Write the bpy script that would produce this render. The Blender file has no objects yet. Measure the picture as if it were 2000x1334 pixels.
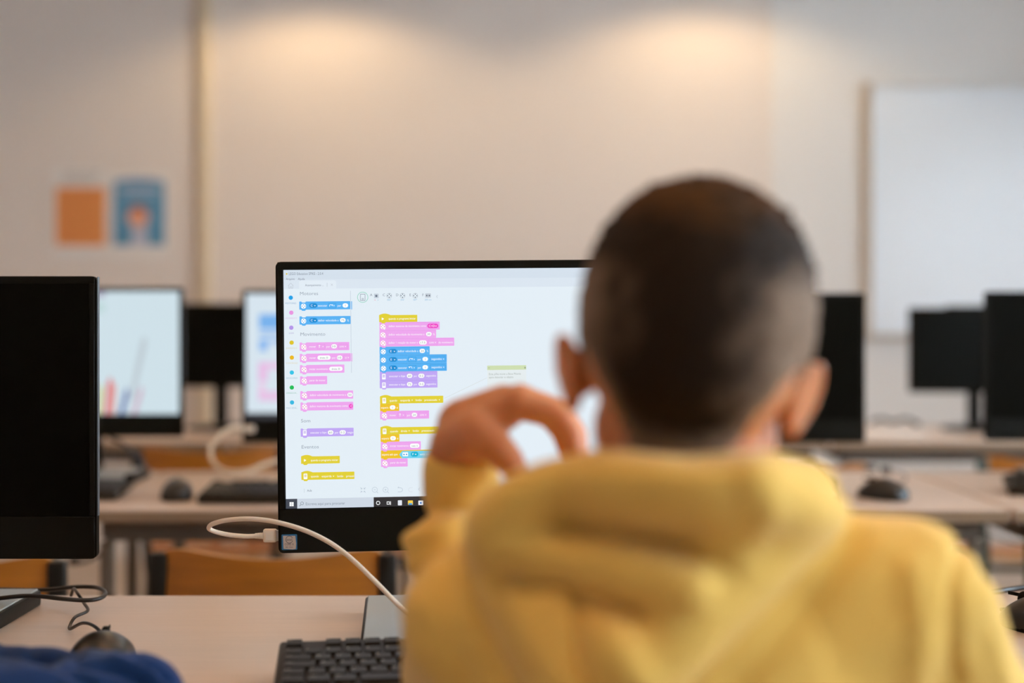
import bpy, bmesh, math, random
import numpy as np
from mathutils import Vector, Matrix, Euler

random.seed(7)
np.random.seed(7)
scene = bpy.context.scene
COL = scene.collection
R = math.radians

# ------------------------------------------------------------------ camera
FPX, CX, HY, CAMZ = 2778.0, 1000.0, 630.0, 1.087      # 50 mm lens on a 36 mm sensor, 2000 px wide frame
cam_data = bpy.data.cameras.new('camera')
cam = bpy.data.objects.new('camera', cam_data)
COL.objects.link(cam)
cam.location = (0, 0, CAMZ)
cam.rotation_euler = (R(90), 0, 0)
cam_data.sensor_width = 36.0
cam_data.lens = 50.0
cam_data.shift_y = -37.0 / 2000.0
cam_data.clip_start = 0.05
cam_data.dof.use_dof = True
cam_data.dof.focus_distance = 1.60
cam_data.dof.aperture_fstop = 1.9
scene.camera = cam

# ------------------------------------------------------------------ world, exposure
world = bpy.data.worlds.new('world')
scene.world = world
world.use_nodes = True
bg = world.node_tree.nodes['Background']
bg.inputs['Color'].default_value = (0.70, 0.86, 1.0, 1)
bg.inputs['Strength'].default_value = 12.5
vs = scene.view_settings
vs.view_transform = 'Standard'
vs.look = 'None'
vs.gamma = 1.0
vs.use_curve_mapping = False
vs.exposure = 0.0

ROOM_X0, ROOM_X1, ROOM_Y0, ROOM_Y1, ROOM_Z = -3.6, 3.6, -2.6, 6.6, 2.80
WINDOWS = [(-0.8, 0.6), (1.0, 2.4), (2.8, 4.2)]      # spans in Y on the right wall
WIN_Z0, WIN_Z1 = 0.95, 2.45


def portal(y0, y1):
    l = bpy.data.lights.new('window_daylight', 'AREA')
    l.shape = 'RECTANGLE'
    l.size = WIN_Z1 - WIN_Z0
    l.size_y = y1 - y0
    l.cycles.is_portal = True
    o = bpy.data.objects.new('window_daylight', l)
    COL.objects.link(o)
    o.location = (ROOM_X1 + 0.10, (y0 + y1) / 2, (WIN_Z0 + WIN_Z1) / 2)
    o.rotation_euler = (0, R(90), 0)


for w in WINDOWS:
    portal(*w)

LAMP_PANEL = 8.4        # emission of the ceiling panels
WASH_POWER = 40.0       # downlights that wash the far wall


# ------------------------------------------------------------------ helpers: colour, materials
def lin(c):
    out = []
    for v in c[:3]:
        v = v / 255.0
        out.append(v / 12.92 if v <= 0.04045 else ((v + 0.055) / 1.055) ** 2.4)
    return tuple(out)


def new_mat(name):
    m = bpy.data.materials.new(name)
    m.use_nodes = True
    nt = m.node_tree
    b = nt.nodes['Principled BSDF']
    return m, nt, b


def mat(name, srgb, rough=0.5, metal=0.0, noise=0.0, nscale=20.0, bump=0.0, bscale=200.0, spec=0.5, sheen=0.0,
        stretch=None, sss=0.0, sss_r=(0.01, 0.004, 0.002)):
    m, nt, b = new_mat(name)
    c = lin(srgb)
    b.inputs['Base Color'].default_value = (*c, 1)
    b.inputs['Roughness'].default_value = rough
    b.inputs['Metallic'].default_value = metal
    b.inputs['Specular IOR Level'].default_value = spec
    if sheen:
        b.inputs['Sheen Weight'].default_value = sheen
        b.inputs['Sheen Roughness'].default_value = 0.4
    if sss:
        b.inputs['Subsurface Weight'].default_value = sss
        b.inputs['Subsurface Radius'].default_value = (1.0, 0.35, 0.2)
        b.inputs['Subsurface Scale'].default_value = 0.010
    tc = nt.nodes.new('ShaderNodeTexCoord')
    mp = nt.nodes.new('ShaderNodeMapping')
    nt.links.new(tc.outputs['Object'], mp.inputs['Vector'])
    if stretch:
        mp.inputs['Scale'].default_value = stretch
    if noise:
        n = nt.nodes.new('ShaderNodeTexNoise')
        n.inputs['Scale'].default_value = nscale
        n.inputs['Detail'].default_value = 4
        nt.links.new(mp.outputs['Vector'], n.inputs['Vector'])
        r = nt.nodes.new('ShaderNodeValToRGB')
        lo = tuple(max(0, v * (1 - noise)) for v in c)
        hi = tuple(min(1, v * (1 + noise)) for v in c)
        r.color_ramp.elements[0].position = 0.3
        r.color_ramp.elements[1].position = 0.7
        r.color_ramp.elements[0].color = (*lo, 1)
        r.color_ramp.elements[1].color = (*hi, 1)
        nt.links.new(n.outputs['Fac'], r.inputs['Fac'])
        nt.links.new(r.outputs['Color'], b.inputs['Base Color'])
    if bump:
        n2 = nt.nodes.new('ShaderNodeTexNoise')
        n2.inputs['Scale'].default_value = bscale
        n2.inputs['Detail'].default_value = 3
        nt.links.new(tc.outputs['Object'], n2.inputs['Vector'])
        bp = nt.nodes.new('ShaderNodeBump')
        bp.inputs['Strength'].default_value = bump
        bp.inputs['Distance'].default_value = 0.002
        nt.links.new(n2.outputs['Fac'], bp.inputs['Height'])
        nt.links.new(bp.outputs['Normal'], b.inputs['Normal'])
    return m


def emit_mat(name, srgb, strength):
    m, nt, b = new_mat(name)
    b.inputs['Base Color'].default_value = (0, 0, 0, 1)
    b.inputs['Emission Color'].default_value = (*lin(srgb), 1)
    b.inputs['Emission Strength'].default_value = strength
    return m


def print_mat(name, emission):
    """flat print: the colour of each printed shape is stored with the shape"""
    m, nt, b = new_mat(name)
    a = nt.nodes.new('ShaderNodeVertexColor')
    a.layer_name = 'ink'
    if emission > 0:
        b.inputs['Base Color'].default_value = (0.01, 0.01, 0.01, 1)
        b.inputs['Roughness'].default_value = 0.45
        b.inputs['Specular IOR Level'].default_value = 0.2
        nt.links.new(a.outputs['Color'], b.inputs['Emission Color'])
        b.inputs['Emission Strength'].default_value = emission
    else:
        nt.links.new(a.outputs['Color'], b.inputs['Base Color'])
        b.inputs['Roughness'].default_value = 0.6
    return m


M = {}
M['wall'] = mat('wall_paint', (229, 218, 209), 0.85, bump=0.05, bscale=60, noise=0.015, nscale=2)
M['wall_cool'] = mat('wall_panel_paint', (229, 226, 222), 0.8, noise=0.015, nscale=2)
M['trim'] = mat('trim_paint', (226, 208, 180), 0.7)
M['ceiling'] = mat('ceiling_paint', (205, 200, 192), 0.9)
M['floor'] = mat('floor_vinyl', (196, 180, 166), 0.45, noise=0.05, nscale=6)
M['desk'] = mat('desk_laminate', (205, 184, 166), 0.38, noise=0.03, nscale=9, stretch=(1, 12, 1), bump=0.02, bscale=300)
M['desk_edge'] = mat('desk_edge_band', (142, 118, 92), 0.5)
M['desk_rail'] = mat('desk_rail_steel', (92, 82, 70), 0.5)
M['desk_leg'] = mat('desk_leg_steel', (108, 98, 84), 0.45, metal=0.2)
M['black'] = mat('black_plastic', (15, 16, 12), 0.45, bump=0.02, bscale=900, spec=0.16)
M['black_gloss'] = mat('screen_glass_off', (9, 10, 7), 0.38, spec=0.07)
M['black_matte'] = mat('black_matte_plastic', (14, 15, 11), 0.6, spec=0.1)
M['rim'] = mat('monitor_side_lit', (88, 96, 104), 0.35)  # grey of the lit side edge, painted over the black case
M['silver'] = mat('stand_silver', (158, 168, 172), 0.38, metal=0.35)
M['key'] = mat('keycap_plastic', (30, 26, 19), 0.45, spec=0.35)
M['kbd'] = mat('keyboard_body', (38, 32, 23), 0.5, spec=0.3)
M['legend'] = mat('legend_white', (190, 188, 178), 0.5)
M['cable_white'] = mat('cable_white', (236, 222, 204), 0.45, sss=0.1)
M['cable_beige'] = mat('cable_beige', (214, 190, 160), 0.5)
M['cable_black'] = mat('cable_black', (16, 16, 15), 0.35)
M['usb_gold'] = mat('usb_shell', (200, 190, 170), 0.3, metal=0.9)
M['wood'] = mat('chair_plywood', (176, 108, 32), 0.35, noise=0.18, nscale=5, stretch=(1.5, 1.5, 14))
M['wood_edge'] = mat('chair_plywood_edge', (205, 158, 100), 0.5, noise=0.1, nscale=30)
M['chair_metal'] = mat('chair_frame_black', (26, 25, 22), 0.4, metal=0.2)
M['chair_green'] = mat('chair_frame_green', (62, 74, 64), 0.4, metal=0.2)
M['mouse'] = mat('mouse_plastic', (26, 23, 17), 0.33, spec=0.5)
M['board'] = mat('whiteboard_enamel', (228, 234, 240), 0.22)
M['board_frame'] = mat('whiteboard_frame', (196, 180, 162), 0.45)
M['paper'] = mat('paper_white', (232, 226, 220), 0.7)
M['hoodie'] = mat('hoodie_cotton', (244, 200, 104), 0.9, noise=0.03, nscale=12, bump=0.25, bscale=700, sheen=0.25, spec=0.15)
M['blue'] = mat('blue_sweatshirt', (24, 56, 108), 0.9, noise=0.08, nscale=14, bump=0.25, bscale=700, sheen=0.15, spec=0.15)
M['jeans'] = mat('trouser_cloth', (48, 58, 84), 0.9, noise=0.1, nscale=80, bump=0.2, bscale=500)
M['shoe'] = mat('shoe_rubber', (60, 60, 64), 0.6)
M['skin'] = mat('skin', (208, 136, 88), 0.5, noise=0.05, nscale=30, sss=0.4, bump=0.05, bscale=400)
M['eye'] = mat('eye_white', (225, 222, 215), 0.2)
M['iris'] = mat('iris_brown', (70, 42, 24), 0.2)
M['lip'] = mat('lip', (178, 92, 80), 0.45)
M['lamp'] = emit_mat('lamp_diffuser', (255, 198, 146), LAMP_PANEL)
M['lamp_can'] = mat('lamp_housing', (225, 222, 216), 0.4)
M['win_frame'] = mat('window_frame', (225, 226, 228), 0.4)
M['screen_print'] = print_mat('screen_pixels', 1.0)
M['print'] = print_mat('printed_ink', 0.0)
g, nt, b = new_mat('window_glass')
b.inputs['Base Color'].default_value = (1, 1, 1, 1)
b.inputs['Roughness'].default_value = 0.0
b.inputs['Transmission Weight'].default_value = 1.0
b.inputs['IOR'].default_value = 1.0
M['glass'] = g


# ------------------------------------------------------------------ helpers: geometry
def P(px, py, d):
    return Vector(((px - CX) * d / FPX, d, CAMZ - (py - HY) * d / FPX))


class MB:
    def __init__(self):
        self.v, self.f, self.m = [], [], []

    def add(self, verts, faces, mi=0, mx=None):
        o = len(self.v)
        for p in verts:
            q = Vector(p)
            if mx is not None:
                q = mx @ q
            self.v.append(tuple(q))
        for f in faces:
            self.f.append(tuple(i + o for i in f))
            self.m.append(mi)
        return self

    def box(self, c, s, mi=0, mx=None):
        x, y, z = (t / 2 for t in s)
        vs_ = [(c[0] + a * x, c[1] + b_ * y, c[2] + d * z) for a in (-1, 1) for b_ in (-1, 1) for d in (-1, 1)]
        fs = [(0, 1, 3, 2), (4, 6, 7, 5), (0, 4, 5, 1), (2, 3, 7, 6), (0, 2, 6, 4), (1, 5, 7, 3)]
        return self.add(vs_, fs, mi, mx)

    def rbox(self, c, s, bev, seg=2, mi=0, mx=None):
        bm = bmesh.new()
        bmesh.ops.create_cube(bm, size=1)
        for v in bm.verts:
            v.co = Vector((v.co.x * s[0], v.co.y * s[1], v.co.z * s[2]))
        bmesh.ops.bevel(bm, geom=list(bm.edges), offset=min(bev, min(s) * 0.49), segments=seg, profile=0.5, affect='EDGES')
        bm.verts.index_update()
        vs_ = [(v.co.x + c[0], v.co.y + c[1], v.co.z + c[2]) for v in bm.verts]
        fs = [tuple(v.index for v in f.verts) for f in bm.faces]
        bm.free()
        return self.add(vs_, fs, mi, mx)

    def prism(self, pts, h0, h1, axis='y', mi=0, mx=None):
        """closed outline pts (a,b) pushed from h0 to h1 along axis"""
        n = len(pts)

        def co(p, h):
            return {'y': (p[0], h, p[1]), 'z': (p[0], p[1], h), 'x': (h, p[0], p[1])}[axis]
        vs_ = [co(p, h0) for p in pts] + [co(p, h1) for p in pts]
        fs = [tuple(range(n)), tuple(range(2 * n - 1, n - 1, -1))]
        for i in range(n):
            j = (i + 1) % n
            fs.append((i, i + n, j + n, j))
        return self.add(vs_, fs, mi, mx)

    def tube(self, pts, r, seg=10, mi=0, smooth=6, mx=None, caps=True):
        pts = [Vector(p) for p in pts]
        rs = r if isinstance(r, (list, tuple)) else [r] * len(pts)
        if smooth and len(pts) > 2:
            q, rr = [], []
            n = len(pts)
            for i in range(n - 1):
                p0, p1, p2, p3 = pts[max(i - 1, 0)], pts[i], pts[i + 1], pts[min(i + 2, n - 1)]
                for k in range(smooth):
                    t = k / smooth
                    q.append(0.5 * ((2 * p1) + (p2 - p0) * t + (2 * p0 - 5 * p1 + 4 * p2 - p3) * t * t + (3 * p1 - p0 - 3 * p2 + p3) * t ** 3))
                    rr.append(rs[i] * (1 - t) + rs[i + 1] * t)
            q.append(pts[-1])
            rr.append(rs[-1])
            pts, rs = q, rr
        n = len(pts)
        tan = [(pts[min(i + 1, n - 1)] - pts[max(i - 1, 0)]).normalized() for i in range(n)]
        u = tan[0].orthogonal().normalized()
        vs_, fs = [], []
        for i in range(n):
            u = (u - tan[i] * u.dot(tan[i])).normalized()
            w = tan[i].cross(u)
            for k in range(seg):
                a = 2 * math.pi * k / seg
                vs_.append(pts[i] + (u * math.cos(a) + w * math.sin(a)) * rs[i])
        for i in range(n - 1):
            for k in range(seg):
                k2 = (k + 1) % seg
                fs.append((i * seg + k, i * seg + k2, (i + 1) * seg + k2, (i + 1) * seg + k))
        if caps:
            fs.append(tuple(range(seg - 1, -1, -1)))
            fs.append(tuple((n - 1) * seg + k for k in range(seg)))
        return self.add(vs_, fs, mi, mx)

    def lathe(self, prof, seg=24, mi=0, mx=None):
        """profile (r, z) turned about z"""
        vs_, fs = [], []
        for (r, z) in prof:
            for k in range(seg):
                a = 2 * math.pi * k / seg
                vs_.append((r * math.cos(a), r * math.sin(a), z))
        n = len(prof)
        for i in range(n - 1):
            for k in range(seg):
                k2 = (k + 1) % seg
                fs.append((i * seg + k, i * seg + k2, (i + 1) * seg + k2, (i + 1) * seg + k))
        fs.append(tuple(range(seg - 1, -1, -1)))
        fs.append(tuple((n - 1) * seg + k for k in range(seg)))
        return self.add(vs_, fs, mi, mx)

    def ell(self, c, r, rot=None, seg=24, rings=14, mi=0):
        vs_, fs = [], []
        mx = Matrix.Translation(Vector(c)) @ (rot.to_matrix().to_4x4() if isinstance(rot, Euler) else (rot if rot is not None else Matrix.Identity(4)))
        vs_.append((0, 0, -r[2]))
        for i in range(1, rings):
            t = -math.pi / 2 + math.pi * i / rings
            for k in range(seg):
                a = 2 * math.pi * k / seg
                vs_.append((r[0] * math.cos(t) * math.cos(a), r[1] * math.cos(t) * math.sin(a), r[2] * math.sin(t)))
        vs_.append((0, 0, r[2]))
        for k in range(seg):
            fs.append((0, 1 + (k + 1) % seg, 1 + k))
        for i in range(rings - 2):
            for k in range(seg):
                a, b_ = 1 + i * seg + k, 1 + i * seg + (k + 1) % seg
                fs.append((a, b_, b_ + seg, a + seg))
        last = len(vs_) - 1
        base = 1 + (rings - 2) * seg
        for k in range(seg):
            fs.append((base + k, base + (k + 1) % seg, last))
        return self.add(vs_, fs, mi, mx)

    def cap(self, a, b_, ra, rb, seg=16, mi=0):
        """tapered limb with round ends"""
        a, b_ = Vector(a), Vector(b_)
        d = (b_ - a)
        L = d.length
        mx = Matrix.Translation(a) @ d.to_track_quat('Z', 'Y').to_matrix().to_4x4()
        prof = []
        for i in range(1, 6):
            t = -math.pi / 2 + (math.pi / 2) * i / 5
            prof.append((ra * math.cos(t), ra * math.sin(t)))
        for i in range(0, 5):
            t = (math.pi / 2) * i / 5
            prof.append((rb * math.cos(t), L + rb * math.sin(t)))
        return self.lathe(prof, seg, mi, mx)

    def chain(self, pts, rs):
        for i in range(len(pts) - 1):
            self.cap(pts[i], pts[i + 1], rs[i], rs[i + 1])
        return self

    def mesh(self, name, mats, smooth=False, fix=True):
        me = bpy.data.meshes.new(name)
        me.from_pydata(self.v, [], self.f)
        for m in (mats if isinstance(mats, (list, tuple)) else [mats]):
            me.materials.append(m)
        me.polygons.foreach_set('material_index', self.m)
        if fix:
            bm = bmesh.new()
            bm.from_mesh(me)
            bmesh.ops.recalc_face_normals(bm, faces=bm.faces)
            bm.to_mesh(me)
            bm.free()
        if smooth:
            me.polygons.foreach_set('use_smooth', [True] * len(me.polygons))
            try:
                me.set_sharp_from_angle(angle=R(42))
            except Exception:
                pass
        me.update()
        return me

    def obj(self, name, mats, parent=None, smooth=False, fix=True):
        return place(name, self.mesh(name, mats, smooth, fix), parent)


def place(name, me, parent=None, loc=(0, 0, 0), rot=(0, 0, 0)):
    o = bpy.data.objects.new(name, me)
    COL.objects.link(o)
    o.parent = parent
    o.location = loc
    o.rotation_euler = rot
    return o


def empty(name, loc=(0, 0, 0), rz=0.0):
    o = place(name, None, None, loc, (0, 0, rz))
    o.empty_display_size = 0.05
    return o


def tag(o, label, cat, group=None):
    o['label'] = label
    o['category'] = cat
    if group:
        o['group'] = group
    return o


def struct(o, label=None):
    o['kind'] = 'structure'
    if label:
        o['label'] = label
    return o


def copy_tree(o, parent=None):
    c = o.copy()
    COL.objects.link(c)
    c.parent = parent
    for ch in list(o.children):
        copy_tree(ch, c)
    return c


# ------------------------------------------------------------------ helpers: flat print (screens, posters, stickers)
_txt = {}


def text_geo(s):
    if s in _txt:
        return _txt[s]
    cu = bpy.data.curves.new('t', 'FONT')
    cu.body = s
    cu.size = 1.0
    cu.resolution_u = 2
    o = bpy.data.objects.new('t', cu)
    COL.objects.link(o)
    bpy.context.view_layer.update()
    ev = o.evaluated_get(bpy.context.evaluated_depsgraph_get())
    me = ev.to_mesh()
    vs_ = np.array([(v.co.x, v.co.y) for v in me.vertices]) if len(me.vertices) else np.zeros((0, 2))
    fs = [tuple(p.vertices) for p in me.polygons]
    ev.to_mesh_clear()
    bpy.data.objects.remove(o)
    bpy.data.curves.remove(cu)
    _txt[s] = (vs_, fs)
    return _txt[s]


class Flat:
    """shapes on a flat sheet; u right, v up (metres), later shapes lie on top of earlier ones"""

    def __init__(self, to_uv=None, step=0.00003):
        self.v, self.f, self.c = [], [], []
        self.n = 0
        self.to_uv = to_uv or (lambda x, y: (x, y))
        self.step = step
        self.level = 0

    def poly(self, uv, col, lev=0, faces=None):
        o = len(self.v)
        h = (self.level + lev) * self.step
        for p in uv:
            self.v.append((p[0], -h, p[1]))
            self.c.append((*lin(col), 1.0))
        if faces is None:
            self.f.append(tuple(range(o, o + len(uv))))
        else:
            for f in faces:
                self.f.append(tuple(i + o for i in f))

    def pts(self, px, col, lev=0):
        self.poly([self.to_uv(*p) for p in px], col, lev)

    def rect(self, x0, y0, x1, y1, col, lev=0):
        a = self.to_uv(x0, y0)
        w, h = (x1 - x0) * self.k, (y1 - y0) * self.k
        self.poly([(a[0], a[1]), (a[0] + w, a[1]), (a[0] + w, a[1] - h), (a[0], a[1] - h)], col, lev)

    def rrect(self, x0, y0, x1, y1, r, col, lev=0):
        a = self.to_uv(x0, y0)
        w, h, r = (x1 - x0) * self.k, (y1 - y0) * self.k, r * self.k
        r = min(r, w / 2, h / 2)
        out = []
        for (cx, cy, s) in ((a[0] + w - r, a[1] - r, 0), (a[0] + r, a[1] - r, 90), (a[0] + r, a[1] - h + r, 180), (a[0] + w - r, a[1] - h + r, 270)):
            for i in range(6):
                t = R(s + 18 * i)
                out.append((cx + r * math.cos(t), cy + r * math.sin(t)))
        self.poly(out, col, lev)

    def disc(self, x, y, r, col, lev=0, n=20):
        a = self.to_uv(x, y)
        r *= self.k
        self.poly([(a[0] + r * math.cos(2 * math.pi * i / n), a[1] + r * math.sin(2 * math.pi * i / n)) for i in range(n)], col, lev)

    def ring(self, x, y, r, w, col, lev=0, n=24, a0=0, a1=360):
        a = self.to_uv(x, y)
        r0, r1 = (r - w) * self.k, r * self.k
        pts, fs = [], []
        for i in range(n + 1):
            t = R(a0 + (a1 - a0) * i / n)
            pts += [(a[0] + r0 * math.cos(t), a[1] + r0 * math.sin(t)), (a[0] + r1 * math.cos(t), a[1] + r1 * math.sin(t))]
        for i in range(n):
            fs.append((2 * i, 2 * i + 1, 2 * i + 3, 2 * i + 2))
        self.poly(pts, col, lev, fs)

    def line(self, x0, y0, x1, y1, w, col, lev=0):
        a, b_ = self.to_uv(x0, y0), self.to_uv(x1, y1)
        d = Vector((b_[0] - a[0], b_[1] - a[1]))
        n = Vector((-d.y, d.x)).normalized() * (w * self.k / 2)
        self.poly([(a[0] + n.x, a[1] + n.y), (b_[0] + n.x, b_[1] + n.y), (b_[0] - n.x, b_[1] - n.y), (a[0] - n.x, a[1] - n.y)], col, lev)

    def text(self, s, x, y, h, col, w=None, lev=0, center=False):
        """lettering, baseline at (x, y), capital height h px, optionally fitted to a width of w px"""
        vs_, fs = text_geo(s)
        if not len(vs_):
            return
        a = self.to_uv(x, y)
        sy = h * self.k / 0.70
        x0, x1 = vs_[:, 0].min(), vs_[:, 0].max()
        sx = (w * self.k / (x1 - x0)) if w else sy
        off = -(x0 + x1) / 2 if center else -x0
        self.poly([(a[0] + (p[0] + off) * sx, a[1] + p[1] * sy) for p in vs_], col, lev, fs)

    def obj(self, name, m, parent=None, mx=None):
        me = bpy.data.meshes.new(name)
        vs_ = self.v if mx is None else [tuple(mx @ Vector(p)) for p in self.v]
        me.from_pydata(vs_, [], self.f)
        at = me.color_attributes.new('ink', 'FLOAT_COLOR', 'POINT')
        at.data.foreach_set('color', [x for c in self.c for x in c])
        me.materials.append(m)
        me.update()
        return place(name, me, parent)


# ================================================================== THE ROOM
T = 0.12
o = MB().box(((ROOM_X0 + ROOM_X1) / 2, (ROOM_Y0 + ROOM_Y1) / 2, -0.05), (ROOM_X1 - ROOM_X0 + .6, ROOM_Y1 - ROOM_Y0 + .6, 0.1)).obj('floor', M['floor'])
struct(o, 'pale beige vinyl classroom floor')
o = MB().box(((ROOM_X0 + ROOM_X1) / 2, (ROOM_Y0 + ROOM_Y1) / 2, ROOM_Z + 0.05), (ROOM_X1 - ROOM_X0 + .6, ROOM_Y1 - ROOM_Y0 + .6, 0.1)).obj('ceiling', M['ceiling'])
struct(o, 'off-white classroom ceiling')
o = MB().box((0, ROOM_Y1 + T / 2, ROOM_Z / 2), (ROOM_X1 - ROOM_X0 + 2 * T, T, ROOM_Z)).obj('wall_front', M['wall'])
struct(o, 'cream painted wall at the far end of the classroom')
o = MB().box((0, ROOM_Y0 - T / 2, ROOM_Z / 2), (ROOM_X1 - ROOM_X0 + 2 * T, T, ROOM_Z)).obj('wall_back', M['wall'])
struct(o, 'cream painted wall behind the viewer')
o = MB().box((ROOM_X0 - T / 2, (ROOM_Y0 + ROOM_Y1) / 2, ROOM_Z / 2), (T, ROOM_Y1 - ROOM_Y0, ROOM_Z)).obj('wall_left', M['wall'])
struct(o, 'cream painted side wall')
wr = MB()
ys = [ROOM_Y0] + [t for w in WINDOWS for t in w] + [ROOM_Y1]
xm = ROOM_X1 + T / 2
wr.box((xm, (ROOM_Y0 + ROOM_Y1) / 2, WIN_Z0 / 2), (T, ROOM_Y1 - ROOM_Y0, WIN_Z0))
wr.box((xm, (ROOM_Y0 + ROOM_Y1) / 2, (WIN_Z1 + ROOM_Z) / 2), (T, ROOM_Y1 - ROOM_Y0, ROOM_Z - WIN_Z1))
for i in range(0, len(ys), 2):
    wr.box((xm, (ys[i] + ys[i + 1]) / 2, (WIN_Z0 + WIN_Z1) / 2), (T, ys[i + 1] - ys[i], WIN_Z1 - WIN_Z0))
struct(wr.obj('wall_right', M['wall']), 'cream side wall with three large windows')
for i, (y0, y1) in enumerate(WINDOWS):
    w = empty('window_%d' % (i + 1), (ROOM_X1 + 0.06, (y0 + y1) / 2, WIN_Z0))
    struct(w, 'white framed classroom window')
    W_, H_ = y1 - y0, WIN_Z1 - WIN_Z0
    f = MB()
    for s in (-1, 1):
        f.box((0, s * (W_ / 2 - 0.025), H_ / 2), (0.06, 0.05, H_))
    f.box((0, 0, 0.025), (0.06, W_ - 0.1, 0.05)).box((0, 0, H_ - 0.025), (0.06, W_ - 0.1, 0.05)).box((0, 0, H_ / 2), (0.05, 0.04, H_ - 0.1))
    f.obj('window_frame', M['win_frame'], w)
    for s in (-1, 1):
        MB().box((0, s * W_ / 4, H_ / 2), (0.006, W_ / 2 - 0.08, H_ - 0.1)).obj('pane', M['glass'], w)
    MB().rbox((-0.09, 0, -0.015), (0.16, W_ + 0.06, 0.03), 0.006).obj('window_sill', M['win_frame'], w)
# shallow boxed pilaster with a darker face, a smoother wall panel on the right, baseboard
xa, xb = P(384, 0, 6.55).x, P(411, 0, 6.55).x
o = MB().rbox(((xa + xb) / 2, ROOM_Y1 - 0.02, ROOM_Z / 2), (xb - xa, 0.04, ROOM_Z - 0.002), 0.012, 3).obj('trim_1', M['trim'], smooth=True)
struct(o, 'slim tan vertical casing strip on the far wall')
xa = P(1506, 0, 6.58).x
o = MB().rbox(((xa + ROOM_X1) / 2 - 0.01, ROOM_Y1 - 0.005, ROOM_Z / 2), (ROOM_X1 - xa - 0.02, 0.010, ROOM_Z - 0.004), 0.004).obj('trim_2', M['wall_cool'])
struct(o, 'whiter flat panel facing the right part of the far wall')
o = MB().rbox((0, ROOM_Y1 - 0.027, 0.05), (ROOM_X1 - ROOM_X0 - 0.02, 0.014, 0.1), 0.004).obj('baseboard_front', M['wall_cool'])
struct(o, 'white baseboard along the far wall')

# ceiling lamps
k = 0
LABX = {-1: 'window-far', 0: 'middle', 1: 'window-side'}
for yy, row in ((0.55, 'added over the yellow hoodie'), (2.3, 'over the second desks'), (4.1, 'over the third desks')):  # first row is unseen, added to light the boy's back
    for xx, colname in ((-2.0, 'far from the windows'), (0.0, 'in the middle of the room'), (2.0, 'near the windows')):
        l = empty('ceiling_lamp', (xx, yy, ROOM_Z))
        tag(l, 'long warm ceiling lamp %s, %s' % (row, colname), 'lamp', 'ceiling lamps')
        hs = MB().box((0, 0, -0.012), (1.25, 0.26, 0.022))
        for q in (-1, 1):
            hs.box((0, q * 0.125, -0.056), (1.25, 0.010, 0.068)).box((q * 0.620, 0, -0.056), (0.010, 0.24, 0.068))  # unseen skirts, added to keep lamp light off the upper wall
        hs.obj('housing', M['lamp_can'], l)
        MB().rbox((0, 0, -0.034), (1.20, 0.21, 0.014), 0.004).obj('diffuser', M['lamp'], l)
for xx, lab in ((P(590, 0, 6.1).x, 'above the tan casing side'), (P(1390, 0, 6.1).x, 'above the whiteboard side')):
    l = empty('downlight', (xx, 5.98, ROOM_Z))
    tag(l, 'small recessed downlight washing the far wall, ' + lab, 'lamp', 'wall downlights')
    MB().lathe([(0.055, -0.012), (0.075, -0.012), (0.075, 0.0), (0.055, 0.0)], 24).obj('trim_ring', M['lamp_can'], l, True)
    sp = bpy.data.lights.new('downlight_bulb', 'SPOT')
    sp.energy = WASH_POWER
    sp.color = (1.0, 0.72, 0.40)
    sp.spot_size = R(150)
    sp.spot_blend = 0.35
    sp.shadow_soft_size = 0.10
    so = bpy.data.objects.new('downlight_bulb', sp)
    COL.objects.link(so)
    so.parent = l
    so.location = (0, 0, -0.02)

# whiteboard
wx0, wz1, wz0 = P(1698, 0, 6.54).x, P(0, 163, 6.54).z, P(0, 658, 6.54).z
WBW = 1.75
wb = empty('whiteboard', (wx0, ROOM_Y1 - 0.018, wz0))
tag(wb, 'large bluish-white whiteboard with tan frame on the far wall', 'whiteboard')
H_ = wz1 - wz0
MB().box((WBW / 2, -0.018, H_ / 2), (WBW - 0.03, 0.012, H_ - 0.03)).obj('writing_surface', M['board'], wb)
MB().rbox((0, -0.02, H_ / 2), (0.036, 0.03, H_ + 0.02), 0.006).obj('frame_side', M['board_frame'], wb)
MB().rbox((WBW, -0.02, H_ / 2), (0.036, 0.03, H_ + 0.02), 0.006).obj('frame_side', M['board_frame'], wb)
MB().rbox((WBW / 2, -0.02, H_), (WBW - 0.036, 0.03, 0.022), 0.006).obj('frame_top', M['wall_cool'], wb)
MB().rbox((WBW / 2, -0.02, 0), (WBW - 0.036, 0.03, 0.022), 0.006).obj('frame_bottom', M['board_frame'], wb)
MB().rbox((WBW / 2, -0.06, -0.012), (0.5, 0.07, 0.012), 0.004).obj('pen_tray', M['board_frame'], wb)

# posters
YW = ROOM_Y1 - 0.003


def poster(px0, py0, px1, py1, label, fill):
    a, b_ = P(px0, py1, YW), P(px1, py0, YW)
    w, h = b_.x - a.x, b_.z - a.z
    root = empty('poster', (a.x, YW, a.z))
    tag(root, label, 'poster', 'posters pinned on the far wall')
    MB().box((w / 2, 0, h / 2), (w, 0.003, h)).obj('sheet', M['paper'], root)
    fl = Flat(lambda x, y: ((x - px0) / (px1 - px0) * w, (py1 - y) / (py1 - py0) * h), 0.0002)
    fl.k = w / (px1 - px0)
    fl.level = 1
    fill(fl)
    fl.obj('print', M['print'], root, Matrix.Translation((0, -0.0016, 0)))
    for q in (0.06, 0.94):
        MB().lathe([(0.006, 0), (0.006, 0.004), (0.003, 0.006)], 10, mx=Matrix.Translation((w * q, -0.002, h * 0.965)) @ Matrix.Rotation(R(90), 4, 'X')).obj('pin', M['lamp_can'], root)


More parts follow.
